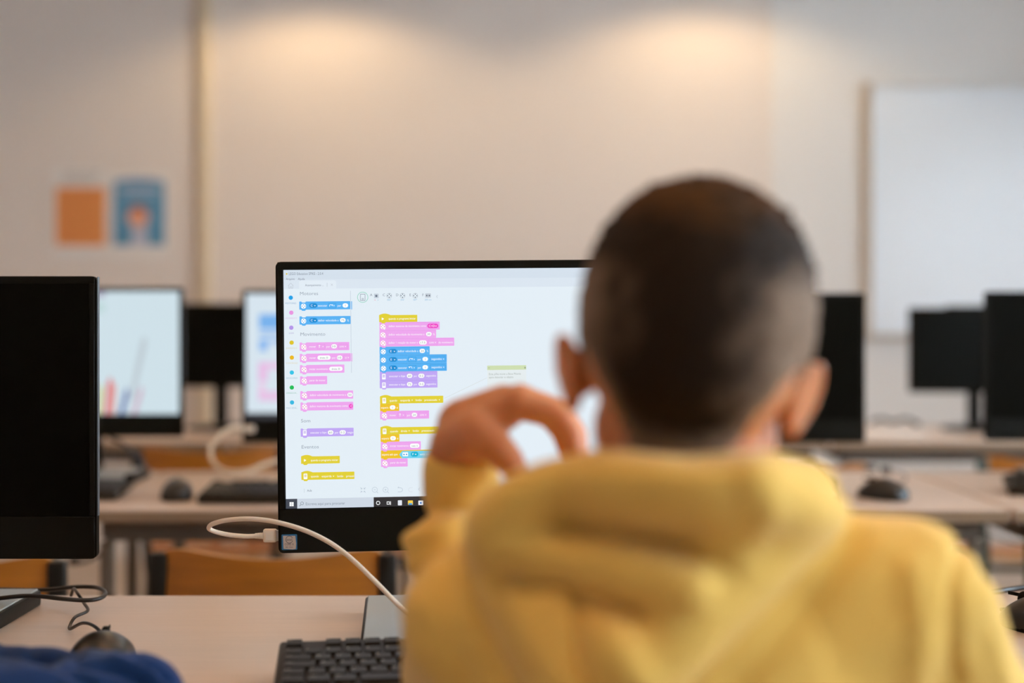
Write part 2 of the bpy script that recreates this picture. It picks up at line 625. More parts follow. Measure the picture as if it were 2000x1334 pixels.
def fill_orange(f):
    f.rect(109, 366, 206, 480, (232, 150, 82))
    for i, yy in enumerate((336, 345, 354)):
        f.rect(122, yy, 198 - 8 * i, yy + 4, (190, 182, 176))
    for i in range(9):
        f.rect(118, 376 + i * 11, 196 - (i * 37 % 23), 379 + i * 11, (214, 128, 72), 1)


def fill_blue(f):
    f.rect(222, 356, 322, 480, (92, 150, 184))
    n = 16
    f.pts([(222, 357)] + [(272 - 50 * math.cos(math.pi * i / n), 357 - 9 * math.sin(math.pi * i / n)) for i in range(n + 1)], (120, 152, 186))
    f.rect(234, 366, 312, 373, (176, 188, 206), 1)
    f.rect(240, 380, 306, 386, (160, 178, 200), 1)
    f.pts([(256, 480), (258, 436), (264, 424), (280, 424), (286, 436), (290, 480)], (190, 194, 210), 1)
    f.disc(270, 424, 22, (214, 180, 172), 2)
    f.disc(270, 420, 17, (236, 160, 118), 3)
    f.pts([(252, 415), (256, 403), (270, 398), (285, 403), (288, 415), (270, 409)], (150, 116, 112), 4)
    f.rect(234, 448, 240, 478, (60, 128, 168), 1)
    f.rect(304, 448, 310, 478, (60, 128, 168), 1)


poster(101, 327, 212, 503, 'white paper poster with a big orange block on the far wall', fill_orange)
poster(215, 335, 331, 505, 'blue poster with a round pale figure beside the orange one', fill_blue)

# ================================================================== DESKS
DESK_Z = 0.740


def desk(x0, x1, y0, y1, label, group='long classroom desks in rows'):
    w, d = x1 - x0, y1 - y0
    root = empty('desk', ((x0 + x1) / 2, (y0 + y1) / 2, 0))
    tag(root, label, 'desk', group)
    MB().rbox((0, 0, DESK_Z - 0.0125), (w, d, 0.025), 0.003, 2).obj('tabletop', M['desk'], root)
    for s in (-1, 1):
        MB().rbox((0, s * (d / 2 + 0.0008), DESK_Z - 0.0135), (w - 0.004, 0.0022, 0.020), 0.0006, 1).obj('edge_band', M['desk_edge'], root)
        MB().box((0, s * (d / 2 - 0.05), DESK_Z - 0.045), (w - 0.10, 0.025, 0.038)).obj('rail', M['desk_rail'], root)
    for sx in (-1, 1):
        MB().box((sx * (w / 2 - 0.05), 0, DESK_Z - 0.045), (0.03, d - 0.13, 0.036)).obj('end_rail', M['desk_rail'], root)
        for sy in (-1, 1):
            lx, ly = sx * (w / 2 - 0.05), sy * (d / 2 - 0.05)
            lg = MB().rbox((lx, ly, (DESK_Z - 0.066) / 2 + 0.005), (0.024, 0.024, DESK_Z - 0.066 - 0.01), 0.004).obj('leg', M['desk_leg'], root)
            MB().lathe([(0.019, 0), (0.021, 0.004), (0.021, 0.014), (0.017, 0.02)], 14, mx=Matrix.Translation((lx, ly, 0))).obj('foot', M['black_matte'], lg)
    return root


DX = [(-2.56, -0.823), (-0.815, 0.925), (0.933, 2.67)]
ROWS = [(1.13, 1.81), (2.64, 3.32), (4.15, 4.83)]
DLAB = [['laminate desk in the front row under the switched-off monitor', 'laminate desk in the front row where the yellow-hoodie boy works', 'laminate desk in the front row past the boy\'s right arm'],
        ['laminate desk in the second row carrying the pencil-drawing screen', 'laminate desk in the second row directly behind the boy\'s monitor', 'laminate desk in the second row near the whiteboard side'],
        ['laminate desk in the third row below the two posters', 'laminate desk in the third row before the middle of the wall', 'laminate desk in the third row below the whiteboard']]
for r, (y0, y1) in enumerate(ROWS):
    for c, (x0, x1) in enumerate(DX):
        desk(x0, x1, y0, y1, DLAB[r][c])

# ================================================================== ALL-IN-ONE COMPUTERS
SW, SH, BZ, BZT, BZB = 0.476, 0.268, 0.0088, 0.0092, 0.050
PW, PH = SW + 2 * BZ, SH + BZT + BZB


def rr_outline(x0, z0, x1, z1, r, n=5):
    out = []
    for (cx, cz, s) in ((x1 - r, z1 - r, 0), (x0 + r, z1 - r, 90), (x0 + r, z0 + r, 180), (x1 - r, z0 + r, 270)):
        for i in range(n + 1):
            t = R(s + 90 * i / n)
            out.append((cx + r * math.cos(t), cz + r * math.sin(t)))
    return out


_cache = {}


def aio_meshes():
    if 'aio' in _cache:
        return _cache['aio']
    x0, x1, z0, z1 = -PW / 2, PW / 2, -SH / 2 - BZB, SH / 2 + BZT
    # housing: front rim, swelling back shell
    hb = MB()
    rings = [(0.0, 0.000, 0.006), (0.0, 0.010, 0.007), (0.010, 0.020, 0.010), (0.045, 0.036, 0.02), (0.09, 0.048, 0.02)]
    prev = None
    n = 24
    for (ins, y, r) in rings:
        ol = rr_outline(x0 + ins, z0 + ins, x1 - ins, z1 - ins, r)
        st = len(hb.v)
        hb.v += [(p[0], y, p[1]) for p in ol]
        n = len(ol)
        if prev is not None:
            for i in range(n):
                j = (i + 1) % n
                hb.f.append((prev + i, prev + j, st + j, st + i))
                hb.m.append(0)
        prev = st
    hb.f.append(tuple(range(prev, prev + n)))
    hb.m.append(0)
    hb.f.append(tuple(range(n - 1, -1, -1)))
    hb.m.append(0)
    # front bezel: raised frame around a recessed panel
    bz = MB()
    t = 0.0018
    bz.rbox((0, -t / 2, SH / 2 + BZT / 2), (PW - 0.004, t, BZT - 0.001), 0.0006, 1)
    bz.rbox((0, -t / 2, -SH / 2 - BZB / 2), (PW - 0.004, t, BZB - 0.002), 0.0006, 1)
    for s in (-1, 1):
        bz.rbox((s * (SW / 2 + BZ / 2 - 0.0008), -t / 2, 0), (BZ - 0.0028, t, SH + 0.001), 0.0006, 1)
    pn = MB().box((0, -0.0003, 0), (SW, 0.0006, SH))
    sd = MB()
    sd.rbox((x1 + 0.0002, 0.006, 0.004), (0.0012, 0.007, PH - 0.05), 0.0004, 1)  # lit right edge of the case, painted as a pale strip
    nk = MB()
    nk.rbox((0, 0.075, -0.08), (0.11, 0.028, 0.22), 0.01, 3)
    nk.rbox((0, 0.058, 0.0), (0.14, 0.03, 0.12), 0.008, 2)
    _cache['aio'] = tuple(m_.mesh(nm, M[mm], sm) for m_, nm, mm, sm in (
        (hb, 'housing', 'black_matte', True), (bz, 'bezel', 'black', True), (pn, 'screen', 'black_gloss', False), (sd, 'lit_side_strip', 'rim', False), (nk, 'stand_neck', 'black', True)))
    return _cache['aio']


def aio(cx, cy, cz, yaw, roll, label, lit=None, tilt=0.0):
    """cx, cy, cz: centre of the screen; the root sits on the desk below it"""
    root = empty('desktop_computer', (cx, cy, DESK_Z), R(yaw))
    tag(root, label, 'computer', 'all-in-one desktop computers')
    hb, bz, pn, sd, nk = aio_meshes()
    loc = (0, 0, cz - DESK_Z)
    rot = (R(tilt), R(-roll), 0)
    place('housing', hb, root, loc, rot)
    place('bezel', bz, root, loc, rot)
    s = place('screen', pn, root, loc, rot)
    place('lit_side_strip', sd, root, loc, rot)
    nh = cz - DESK_Z - 0.06
    MB().rbox((0, 0.072, nh / 2 + 0.012), (0.10, 0.026, nh), 0.008, 3).obj('stand_neck', M['black'], root, True)
    MB().rbox((0, 0.072, cz - DESK_Z - 0.03), (0.14, 0.05, 0.11), 0.008, 2).obj('stand_hinge', M['black'], root, True)
    base = MB().rbox((0, -0.02, 0.0095), (0.30, 0.24, 0.019), 0.003, 2).obj('stand_base', M['black'], root, True)
    MB().rbox((0, -0.02, 0.0196), (0.294, 0.234, 0.0024), 0.001, 1).obj('base_plate', M['silver'], base)
    if lit:
        fl = lit(root)
        io = fl.obj('picture', M['screen_print'], s)
        io.location = (0, -0.0007, 0)
    return root


# ---- the picture on the boy's screen, laid out on the flat screen
MC = Vector((-0.018, 1.616, 1.0145))
MYAW, MROLL = 4.6, 0.6
MMX = Matrix.Translation(MC) @ Matrix.Rotation(R(MYAW), 4, 'Z') @ Matrix.Rotation(R(-MROLL), 4, 'Y')
MINV = MMX.inverted()


def main_uv(px, py):
    o_ = MINV @ Vector((0, 0, CAMZ))
    d_ = MINV.to_3x3() @ Vector(((px - CX) / FPX, 1, -(py - HY) / FPX))
    t = -o_.y / d_.y
    p = o_ + d_ * t
    return (p.x, p.z)


WH = (252, 254, 255)
BLUE, BLUED = (86, 178, 244), (20, 140, 214)
PINK, PINKD = (238, 166, 238), (226, 140, 226)
PURP, PURPD = (192, 166, 244), (170, 140, 228)
YEL, YELD = (226, 208, 52), (206, 186, 30)
ORA = (240, 196, 40)
CYA = (110, 210, 240)
SCR = (227, 238, 246)
GREY = (150, 162, 178)
MAG = (240, 70, 200)


def main_screen(root):
    f = Flat(main_uv)
    a, b_ = main_uv(700, 700), main_uv(800, 700)
    f.k = (b_[0] - a[0]) / 100.0
    k = f.k
    # whole panel, in its own metres
    f.poly([(-SW / 2, SH / 2), (SW / 2, SH / 2), (SW / 2, -SH / 2), (-SW / 2, -SH / 2)], SCR)
    f.level = 1
    tl = main_uv(556, 528)
    # header strips
    f.poly([(-SW / 2, SH / 2), (SW / 2, SH / 2), (SW / 2, SH / 2 - 19 * k), (-SW / 2, SH / 2 - 19 * k)], (212, 224, 236))
    f.poly([(-SW / 2, SH / 2 - 19 * k), (SW / 2, SH / 2 - 19 * k), (SW / 2, SH / 2 - 37 * k), (-SW / 2, SH / 2 - 37 * k)], (218, 229, 240))
    f.rrect(584, 548, 656, 566, 3, (226, 236, 245), 1)
    f.level = 3
    f.disc(560, 535, 1.6, (226, 200, 60))
    f.text('LEGO Education SPIKE - 2.0.4', 564.5, 537.3, 5.2, (120, 134, 152), w=66)
    f.text('Arquivo', 558.5, 547, 4.4, (120, 130, 150), w=17)
    f.text('Ajuda', 582, 547, 4.4, (120, 130, 150), w=13)
    for (x0, y0, x1, y1) in ((563, 558, 568, 553), (568, 553, 573, 558), (564, 557, 564, 563), (572, 557, 572, 563), (564, 563, 567, 563), (569, 563, 572, 563), (567, 563, 567, 559), (569, 563, 569, 559)):
        f.line(x0, y0, x1, y1, 0.8, (186, 196, 208))
    f.text('Acampamento ...', 596, 559, 4.2, (130, 140, 158), w=36)
    for i in range(3):
        f.disc(639, 553.5 + i * 2.6, 0.6, (150, 162, 176))
    f.line(646.5, 554.5, 650, 558, 0.6, (190, 198, 208))
    f.line(646.5, 558, 650, 554.5, 0.6, (190, 198, 208))
    f.line(684.5, 568, 686.5, 728, 0.9, (196, 208, 222))
    # category column
    cats = [((568, 581.5), (20, 160, 232), 'MOTORES', (120, 160, 200)), ((569, 610.7), (232, 148, 224), 'MOVIMENTO', (214, 178, 220)),
            ((569, 640), (178, 146, 232), 'SOM', (170, 160, 210)), ((569.6, 669.2), (222, 196, 30), 'EVENTOS', (212, 204, 150)),
            ((570, 698.4), (236, 186, 30), 'CONTROLE', (220, 204, 160)), ((570, 727.6), (50, 196, 232), 'SENSORES', (150, 190, 210)),
            ((570, 756.8), (30, 190, 90), 'OPERADOR...', (130, 190, 170)), ((570.4, 786), (50, 184, 226), 'MAIS SENS...', (150, 180, 205))]
    for (p, c, t, tc) in cats:
        f.disc(p[0], p[1], 4.2, c)
        f.text(t, p[0], p[1] + 12.2, 2.8, tc, w=min(22, 3.0 * len(t)), center=True)

    # --- block pieces
    def block(x0, y0, x1, y1, c, cd, hat=False, nub=True):
        if hat:
            n = 10
            f.pts([(x0, y0 + 1)] + [(x0 + 26 * i / n, y0 - 4.6 * math.sin(math.pi * (0.12 + 0.88 * i / n)) + 0.4) for i in range(n + 1)] + [(x0 + 28, y0 + 1)], c)
            f.rrect(x0, y0 - 1, x1, y1, 1, c)
        else:
            f.rrect(x0, y0, x1, y1, 1, c)
            f.line(x0 + 1, y0 + 0.25, x1 - 1, y0 + 0.25, 0.4, cd, 1)
        if nub:
            f.pts([(x0 + 3.6, y1 - 0.4), (x0 + 13.4, y1 - 0.4), (x0 + 11.2, y1 + 2.2), (x0 + 5.8, y1 + 2.2)], c, 2)

    def notch(x0, y0, c=SCR):
        f.pts([(x0 + 3.6, y0 - 0.2), (x0 + 13.4, y0 - 0.2), (x0 + 11.2, y0 + 2.0), (x0 + 5.8, y0 + 2.0)], c, 2)

    def motor(x, y, c, tail=False):
        f.disc(x, y, 5.0, WH, 3)
        if tail:
            f.pts([(x + 1, y + 4.6), (x + 4.8, y + 0.8), (x + 6.2, y + 3.4), (x + 3.6, y + 6)], WH, 3)
        for (dx, dy) in ((0, -2.9), (0, 2.9), (-2.9, 0), (2.9, 0)):
            f.disc(x + dx, y + dy, 1.0, c, 4, 10)
        if tail:
            f.disc(x + 4.6, y + 3.4, 0.7, c, 4, 8)

    def hub(x, y, c):
        f.rrect(x - 3.6, y - 5.4, x + 3.6, y + 5.4, 1, WH, 3)
        for i in range(3):
            for j in range(3):
                f.rect(x - 2.2 + i * 1.6, y - 3.6 + j * 1.8, x - 1.0 + i * 1.6, y - 2.3 + j * 1.8, c, 4)

    def tri(x, y):
        f.pts([(x - 1.8, y - 2.8), (x + 2.8, y), (x - 1.8, y + 2.8)], WH, 3)

    def word(t, x0, x1, y, c=WH):
        f.text(t, x0, y + 1.9, 4.2, c, w=x1 - x0, lev=3)

    def pill(x0, x1, y, t, c=WH, tc=(120, 140, 140), h=4.2):
        f.rrect(x0, y - h, x1, y + h, h, c, 3)
        f.text(t, (x0 + x1) / 2, y + 2.0, 4.0, tc, w=None if len(t) == 1 else min((x1 - x0) * 0.62, 3.1 * len(t)), lev=4, center=True)

    def drop(x0, x1, y, t, c):
        f.rrect(x0, y - 4.4, x1, y + 4.4, 4.4, c, 3)
        f.text(t, x0 + 3, y + 2.0, 4.2, WH, lev=4)
        f.pts([(x1 - 6, y - 0.4), (x1 - 2.8, y - 0.4), (x1 - 4.4, y + 1.6)], WH, 4)

    def boxd(x0, x1, y, t, cd, arrow=None):
        for q in ((x0, y - 4.6, x1, y - 4.6), (x0, y + 4.6, x1, y + 4.6), (x0, y - 4.6, x0, y + 4.6), (x1, y - 4.6, x1, y + 4.6)):
            f.line(*q, 0.5, cd, 3)
        if arrow == 'cw' or arrow == 'ccw':
            f.ring(x0 + 4.6, y + 0.6, 3.0, 0.9, WH, 4, 14, 20, 200) if arrow == 'cw' else f.ring(x0 + 4.6, y + 0.6, 3.0, 0.9, WH, 4, 14, -20, 160)
            sgn = 1 if arrow == 'cw' else -1
            f.pts([(x0 + 4.6 + sgn * 1.0, y - 1.4), (x0 + 4.6 + sgn * 4.2, y - 2.6), (x0 + 4.6 + sgn * 3.4, y + 0.8)], WH, 4)
        elif arrow == 'up':
            f.line(x0 + 4.5, y - 3, x0 + 4.5, y + 2.6, 0.8, WH, 4)
            f.pts([(x0 + 2.8, y - 1.2), (x0 + 6.2, y - 1.2), (x0 + 4.5, y - 3.4)], WH, 4)
        else:
            word(t, x0 + 2.5, x1 - 7, y)
        f.pts([(x1 - 5, y - 0.6), (x1 - 2.2, y - 0.6), (x1 - 3.6, y + 1.2)], WH, 4)

    # palette
    f.text('Motores', 586, 576.5, 6.4, GREY, w=35)
    block(584.5, 589, 683.5, 605, BLUE, BLUE); notch(584.5, 589); motor(592.8, 598, BLUED)
    drop(604, 619.5, 596.8, 'C', BLUED); word('executar', 621, 639, 597); boxd(641.5, 656, 597, '', BLUED, 'cw'); word('por', 659.5, 666.5, 597); pill(669, 680, 596.6, '1')
    f.rect(686, 588.5, 687.6, 604.5, BLUE)
    block(585, 618, 684, 634, BLUE, BLUE); notch(585, 618); motor(593, 627, BLUED)
    drop(604.2, 619.7, 625.7, 'C', BLUED); word('definir velocidade a', 621.5, 661, 626); pill(664, 675, 625.3, '75'); word('%', 678, 681.5, 626)
    f.text('Movimento', 587, 656, 6.6, GREY, w=48)
    block(585.3, 669, 681.5, 685, PINK, PINK); notch(585.3, 669); motor(593, 677.6, (226, 60, 150), True)
    word('mover', 604.5, 617, 677); boxd(619.5, 634.5, 676.8, '', PINKD, 'up'); word('por', 637.5, 644.5, 677); pill(647, 658, 676.4, '10'); boxd(661, 678.5, 676.6, 'cm', PINKD)
    block(585.6, 691, 684.5, 707, PINK, PINK); notch(585.6, 691); motor(593.3, 699.6, (226, 60, 150), True)
    word('mover', 604.5, 617, 699); pill(620, 645.5, 698.6, 'direita: 30'); word('por', 648.5, 655.5, 698.8); pill(658, 668.7, 698.4, '10'); boxd(671.5, 684, 698.4, 'cm', PINKD)
    f.rect(686.3, 690, 688, 706, PINK)
    block(585.9, 713, 672, 729, PINK, PINK); notch(585.9, 713); motor(593.6, 721.6, (226, 60, 150), True)
    word('iniciar movimento', 604.5, 640.5, 721); pill(643, 669, 720.4, 'direita: 30')
    block(586.2, 735, 638.5, 751, PINK, PINK); notch(586.2, 735); motor(594, 743.6, (226, 60, 150), True); word('parar de mover', 604.7, 635.5, 743)
    block(586.5, 764, 689, 780, PINK, PINK); notch(586.5, 764); motor(594.4, 772.4, (226, 60, 150), True)
    word('definir velocidade de movimento a', 605, 675.5, 771.8); pill(678.3, 688.8, 771, '50')
    block(586.8, 786, 689.3, 802, PINK, PINK); notch(586.8, 786); motor(594.8, 794.4, (226, 60, 150), True)
    word('definir motores de movimento como', 605, 679, 793.6)
    f.rrect(681.5, 788.8, 689.3, 797.4, 4, MAG, 3); f.text('C', 684.5, 795, 4.0, WH, lev=4)
    f.text('Som', 588, 825, 6.6, GREY, w=18)
    block(587.3, 837, 690, 853, PURP, PURP); notch(587.3, 837); hub(595.2, 845.4, PURPD)
    word('executar o bipe', 606.3, 637.5, 845); pill(640.2, 651.2, 844.6, '60'); word('por', 654, 661, 844.8); pill(663.2, 675.4, 844.3, '0.2'); word('segu', 678.5, 689.8, 844.4)
    f.text('Eventos', 589.3, 876, 6.6, GREY, w=33)
    block(588, 892.6, 663, 906, YEL, YELD, True); tri(595.6, 899); word('quando o programa iniciar', 607, 660, 899)
    block(588.6, 923.8, 691.5, 937.4, YEL, YELD, True); hub(596.6, 930.4, YELD); word('quando', 607.3, 622.6, 930.4); word('esquerda', 628.5, 647.5, 930.2); f.pts([(650, 929.3), (653, 929.3), (651.5, 931.2)], WH, 4); word('botão', 659, 670.5, 930); word('pressi', 676.3, 691.2, 929.8)
    # hub and port read-outs
    f.ring(708.4, 580.6, 10.6, 0.9, (110, 204, 176))
    for q in ((704, 574.5, 713, 574.5), (704, 587, 713, 587), (704, 574.5, 704, 587), (713, 574.5, 713, 587)):
        f.line(*q, 0.8, (110, 124, 142))
    f.ring(708.5, 584, 1.8, 0.7, (110, 124, 142))
    for (x, t) in ((725, 'A'), (749.8, 'C'), (776, 'D'), (801.6, 'E'), (826.2, 'F')):
        f.text(t, x, 578.4, 5.0, (126, 138, 156), center=True)
    f.rrect(730.5, 573.5, 739.5, 582.5, 1, (196, 208, 220)); f.disc(735, 578, 2.2, (100, 112, 130), 1)
    f.line(731, 586, 734, 586, 1.2, (226, 176, 196)); f.line(737.5, 586, 739, 586, 1.2, (140, 190, 220))
    for x, t in ((760.2, '302°'), (786.2, '296°'), (811, '307°')):
        f.ring(x, 577.6, 5.2, 0.6, (160, 172, 186))
        for (dx, dy) in ((0, -3), (0, 3), (-3, 0), (3, 0)):
            f.disc(x + dx, 577.6 + dy, 1.1, (92, 104, 122), 1, 10)
        f.text(t, x, 587.2, 3.2, (130, 184, 220), w=8, center=True)
    f.rrect(830.4, 573, 841.6, 581.5, 1.2, (196, 206, 216)); f.disc(833.5, 577.3, 1.5, (96, 106, 122), 1); f.disc(838.5, 577.3, 1.5, (96, 106, 122), 1)
    f.text('200 cm', 836, 586.8, 3.2, (130, 184, 220), w=13, center=True)
    f.line(854.5, 576.5, 852.5, 579.2, 0.6, (170, 182, 196)); f.line(852.5, 579.2, 854.5, 582, 0.6, (170, 182, 196))

    # program stack one
    def row(x, y):
        return y - (x - 741) * 0.0045
    x0 = 741
    block(x0 - 0.6, 616.6, 815, 629.4, YEL, YELD, True); tri(747.4, 622.8); word('quando o programa iniciar', 759, 812, 622.6)
    block(x0, 629.4, 859, 645, PINK, PINKD); motor(747.6, 638, (226, 60, 150), True); word('definir motores de movimento como', 759, 832.5, 637.2); drop(834.5, 856, 636.6, 'C+D', MAG)
    block(x0, 645, 852, 661, PINK, PINKD); motor(747.8, 654, (226, 60, 150), True); word('definir velocidade de movimento a', 759, 829, 653.6); pill(832, 843, 652.6, '30'); word('%', 845.6, 849.4, 653)
    block(x0, 661, 887.6, 677, PINK, PINKD); motor(748, 670, (226, 60, 150), True); word('definir 1 rotação do motor a', 759, 816, 669.6); pill(818.5, 833.5, 669, '17.5'); boxd(835.8, 854, 668.8, 'cm', PINKD); word('do movimento', 856.5, 885, 668.8)
    block(x0 + .3, 677.4, 839.4, 693.4, BLUE, BLUED); motor(748.6, 687, BLUED); drop(759.5, 774.8, 686, 'E', BLUED); word('definir velocidade a', 777, 817, 686); pill(819.3, 830.2, 685.4, '20'); word('%', 833, 836.8, 685.6)
    block(x0 + .5, 693.4, 873, 709.6, BLUE, BLUED); motor(748.8, 703.4, BLUED); drop(760, 775.2, 702.2, 'E', BLUED); word('executar', 777.3, 794.8, 702.2); boxd(797.5, 812.5, 702, '', BLUED, 'cw'); word('por', 815.8, 822.3, 702); pill(825, 836, 701.4, '1'); boxd(840, 870, 701.2, 'segundos', BLUED)
    block(x0 + .5, 709.6, 873, 726, BLUE, BLUED); motor(749, 719.6, BLUED); drop(760.2, 775.4, 718.4, 'E', BLUED); word('executar', 777.5, 795, 718.4); boxd(797.6, 812.6, 718.2, '', BLUED, 'ccw'); word('por', 816, 822.5, 718.2); pill(825, 836, 717.4, '1'); boxd(840.2, 870.2, 717.2, 'segundos', BLUED)
    block(x0 + .6, 726, 854.4, 742, PURP, PURPD); hub(749.6, 735.8, PURPD); word('executar o bipe', 760, 791.5, 734.8); pill(794.4, 805.4, 734.2, '60'); word('por', 808, 814.6, 734.4); pill(817, 829, 734, '0.2'); word('segundos', 832, 851.6, 733.8)
    block(x0 + .6, 742, 854.6, 758.4, PURP, PURPD); hub(749.8, 752.4, PURPD); word('executar o bipe', 760, 791.5, 751.2); pill(794.6, 805.6, 750.4, '72'); word('por', 808.2, 814.8, 750.6); pill(817.2, 829.2, 750, '0.2'); word('segundos', 832.2, 851.8, 750)
    # stack two
    block(742, 775.6, 866, 788.6, YEL, YELD, True); hub(750.3, 782.4, YELD); word('quando', 761, 776, 782.4); word('esquerda', 782, 801, 782); f.pts([(803.5, 780.8), (806.3, 780.8), (804.9, 782.6)], WH, 4); word('botão', 812, 824, 781.4); word('pressionado', 829, 854, 781.2); f.pts([(856.6, 780.2), (859.4, 780.2), (858, 782)], WH, 4)
    block(742.3, 788.6, 779.5, 803, ORA, YELD); word('espera', 744.4, 758.6, 796.2); pill(761.2, 772.4, 795.8, '1'); word('s', 774.6, 777, 796)
    block(742.3, 803, 838.2, 819, PINK, PINKD); motor(750.4, 811.8, (226, 60, 150), True); word('mover', 761, 773.4, 811); boxd(776.8, 791.4, 810.6, '', PINKD, 'up'); word('por', 795, 801.4, 811); pill(804, 814.6, 810.2, '20'); boxd(817.6, 835, 810.2, 'cm', PINKD)
    # stack three
    block(743, 835.8, 858, 848.6, YEL, YELD, True); hub(751, 842.4, YELD); word('quando', 762, 777.4, 842.4); word('direita', 783, 795.4, 841.8); f.pts([(797.6, 840.8), (800.4, 840.8), (799, 842.6)], WH, 4); word('botão', 806.4, 818.2, 841.4); word('pressionado', 823.6, 849, 841.2)
    block(743.3, 848.6, 780, 863, ORA, YELD); word('espera', 745.4, 759.6, 856.4); pill(762, 773.2, 856, '1'); word('s', 775.6, 778, 856)
    block(743.5, 863, 822, 879.6, PINK, PINKD); motor(751.4, 872, (226, 60, 150), True); word('iniciar movimento', 762.2, 798, 871); pill(800.4, 819.2, 870.6, 'reto: 0')
    block(744, 879.8, 900, 895.6, ORA, YELD); word('espera até que', 745.8, 776.6, 887.8)
    f.pts([(779.5, 888), (785.5, 880.8), (893, 879.6), (898, 886.6), (893, 894), (785.5, 894.8)], CYA, 3)
    f.rrect(786, 883.4, 797, 891.2, 1, WH, 4); f.disc(789, 887.6, 1.4, BLUED, 5); f.disc(794, 887.4, 1.4, BLUED, 5)
    f.rrect(802.3, 882.4, 817, 891.8, 4.6, (10, 180, 214), 4); f.text('F', 805.6, 889, 4.2, WH, lev=5); f.pts([(810, 886.6), (813.6, 886.6), (811.8, 888.6)], WH, 5)
    f.text('está mais perto do que', 820.5, 889, 3.8, WH, w=56, lev=5)
    block(744.2, 896, 796.2, 912, PINK, PINKD); motor(751.6, 904.8, (226, 60, 150), True); word('parar de mover', 762.4, 793.4, 903.6)
    # comment note and its leader line
    f.line(868, 778, 951, 738, 0.5, (206, 212, 210))
    f.rect(951.5, 722, 1028.5, 762, (228, 236, 238))
    f.rect(951.5, 714.2, 1028.5, 722.8, (206, 222, 176), 1)
    f.line(953, 718.4, 956.6, 718.4, 0.7, (150, 164, 140), 2); f.rect(1024, 716.6, 1026.8, 719.6, (150, 164, 140), 2)
    f.text('Esta pilha move a Base Motriz', 955, 732.6, 4.2, (166, 176, 172), w=63, lev=2)
    f.text('após detectar o objeto.', 955, 738.8, 4.2, (166, 176, 172), w=49, lev=2)
    # canvas tools
    IC = (176, 190, 206)
    f.text('Aula', 600, 960, 4.2, (110, 122, 140), w=9)
    for i in range(3):
        f.disc(594.4, 955.4 + i * 2.6, 0.55, (150, 162, 176))
    for sx in (-1, 1):
        for sy in (-1, 1):
            f.line(709 + sx * 2, 957 + sy * 2, 709 + sx * 5, 957 + sy * 5, 0.8, IC)
            f.line(709 + sx * 2, 957 + sy * 2, 709 + sx * 4.4, 957 + sy * 2, 0.8, IC)
            f.line(709 + sx * 2, 957 + sy * 2, 709 + sx * 2, 957 + sy * 4.4, 0.8, IC)
    for x in (732, 753):
        f.ring(x, 956.4, 5.4, 0.7, IC)
        f.line(x + 3.8, 960.2, x + 6.6, 963, 0.8, IC)
        f.line(x - 2, 956.4, x + 2, 956.4, 0.8, IC)
    f.line(753, 954.4, 753, 958.4, 0.8, IC)
    f.line(777, 952.6, 782.4, 952.6, 0.8, IC); f.ring(782.4, 956.6, 4.2, 0.8, IC, 0, 14, -90, 90); f.line(777, 960.6, 782.4, 960.6, 0.8, IC); f.line(777, 952.6, 779.2, 950.6, 0.8, IC)
    f.ring(801.6, 956.4, 4.0, 0.6, (206, 216, 226), 0, 14, 90, 270); f.line(801.6, 952.4, 806, 952.4, 0.6, (206, 216, 226)); f.line(801.6, 960.4, 806, 960.4, 0.6, (206, 216, 226))
    f.line(820, 952, 817.4, 955.4, 0.7, IC); f.line(817.4, 955.4, 820, 958.8, 0.7, IC)
    # task bar, along the bottom edge of the panel
    zb = -SH / 2
    hb = 19 * k

    def bar(x0, x1, c, lev=0):
        u0 = -SW / 2 + (x0 - 557.5) * k
        u1 = -SW / 2 + (x1 - 557.5) * k
        f.poly([(u0, zb), (u1, zb), (u1, zb + hb), (u0, zb + hb)], c, lev)
    bar(557.5, 579.5, (66, 72, 84))
    bar(579.5, 728, (206, 216, 228))
    u1 = -SW / 2 + (728 - 557.5) * k
    f.poly([(u1, zb), (SW / 2, zb), (SW / 2, zb + hb), (u1, zb + hb)], (48, 46, 48))
    for i in range(2):
        for j in range(2):
            f.rect(565.6 + i * 4.2, 980.6 + j * 4.2, 569.4 + i * 4.2, 984.4 + j * 4.2, WH, 2)
    f.ring(590, 983, 3.2, 0.8, (110, 122, 136), 2); f.line(587.6, 985.6, 585, 988.4, 0.9, (110, 122, 136), 2)
    f.text('Escreva aqui para procurar', 597.4, 986.6, 5.4, (128, 140, 156), w=76, lev=2)
    f.ring(738.5, 982.2, 4.0, 1.3, WH, 2)
    f.rect(755.4, 979.4, 761, 985.4, WH, 2); f.rect(756.6, 980.6, 759.8, 984.2, (48, 46, 48), 3); f.rect(762, 979, 763.4, 986, WH, 2)
    f.rrect(777, 977, 785, 987, 1, (226, 230, 238), 2)
    f.rrect(796.6, 977.4, 806.4, 986, 1, (244, 206, 80), 2); f.rect(798, 982.6, 805, 986, (70, 160, 226), 3)
    f.rrect(817, 977.6, 826.6, 986.4, 1, (236, 238, 242), 2); f.rect(820, 980.4, 823.6, 984, (60, 130, 210), 3)
    for i, c in enumerate(((90, 170, 235), (240, 240, 244), (70, 180, 130))):
        f.rrect(840 + i * 21, 977.6, 849 + i * 21, 986, 1, c, 2)
    return f


boy_pc = aio(MC.x, MC.y, MC.z, MYAW, MROLL, 'black all-in-one computer in front of the boy showing coloured code blocks', main_screen)

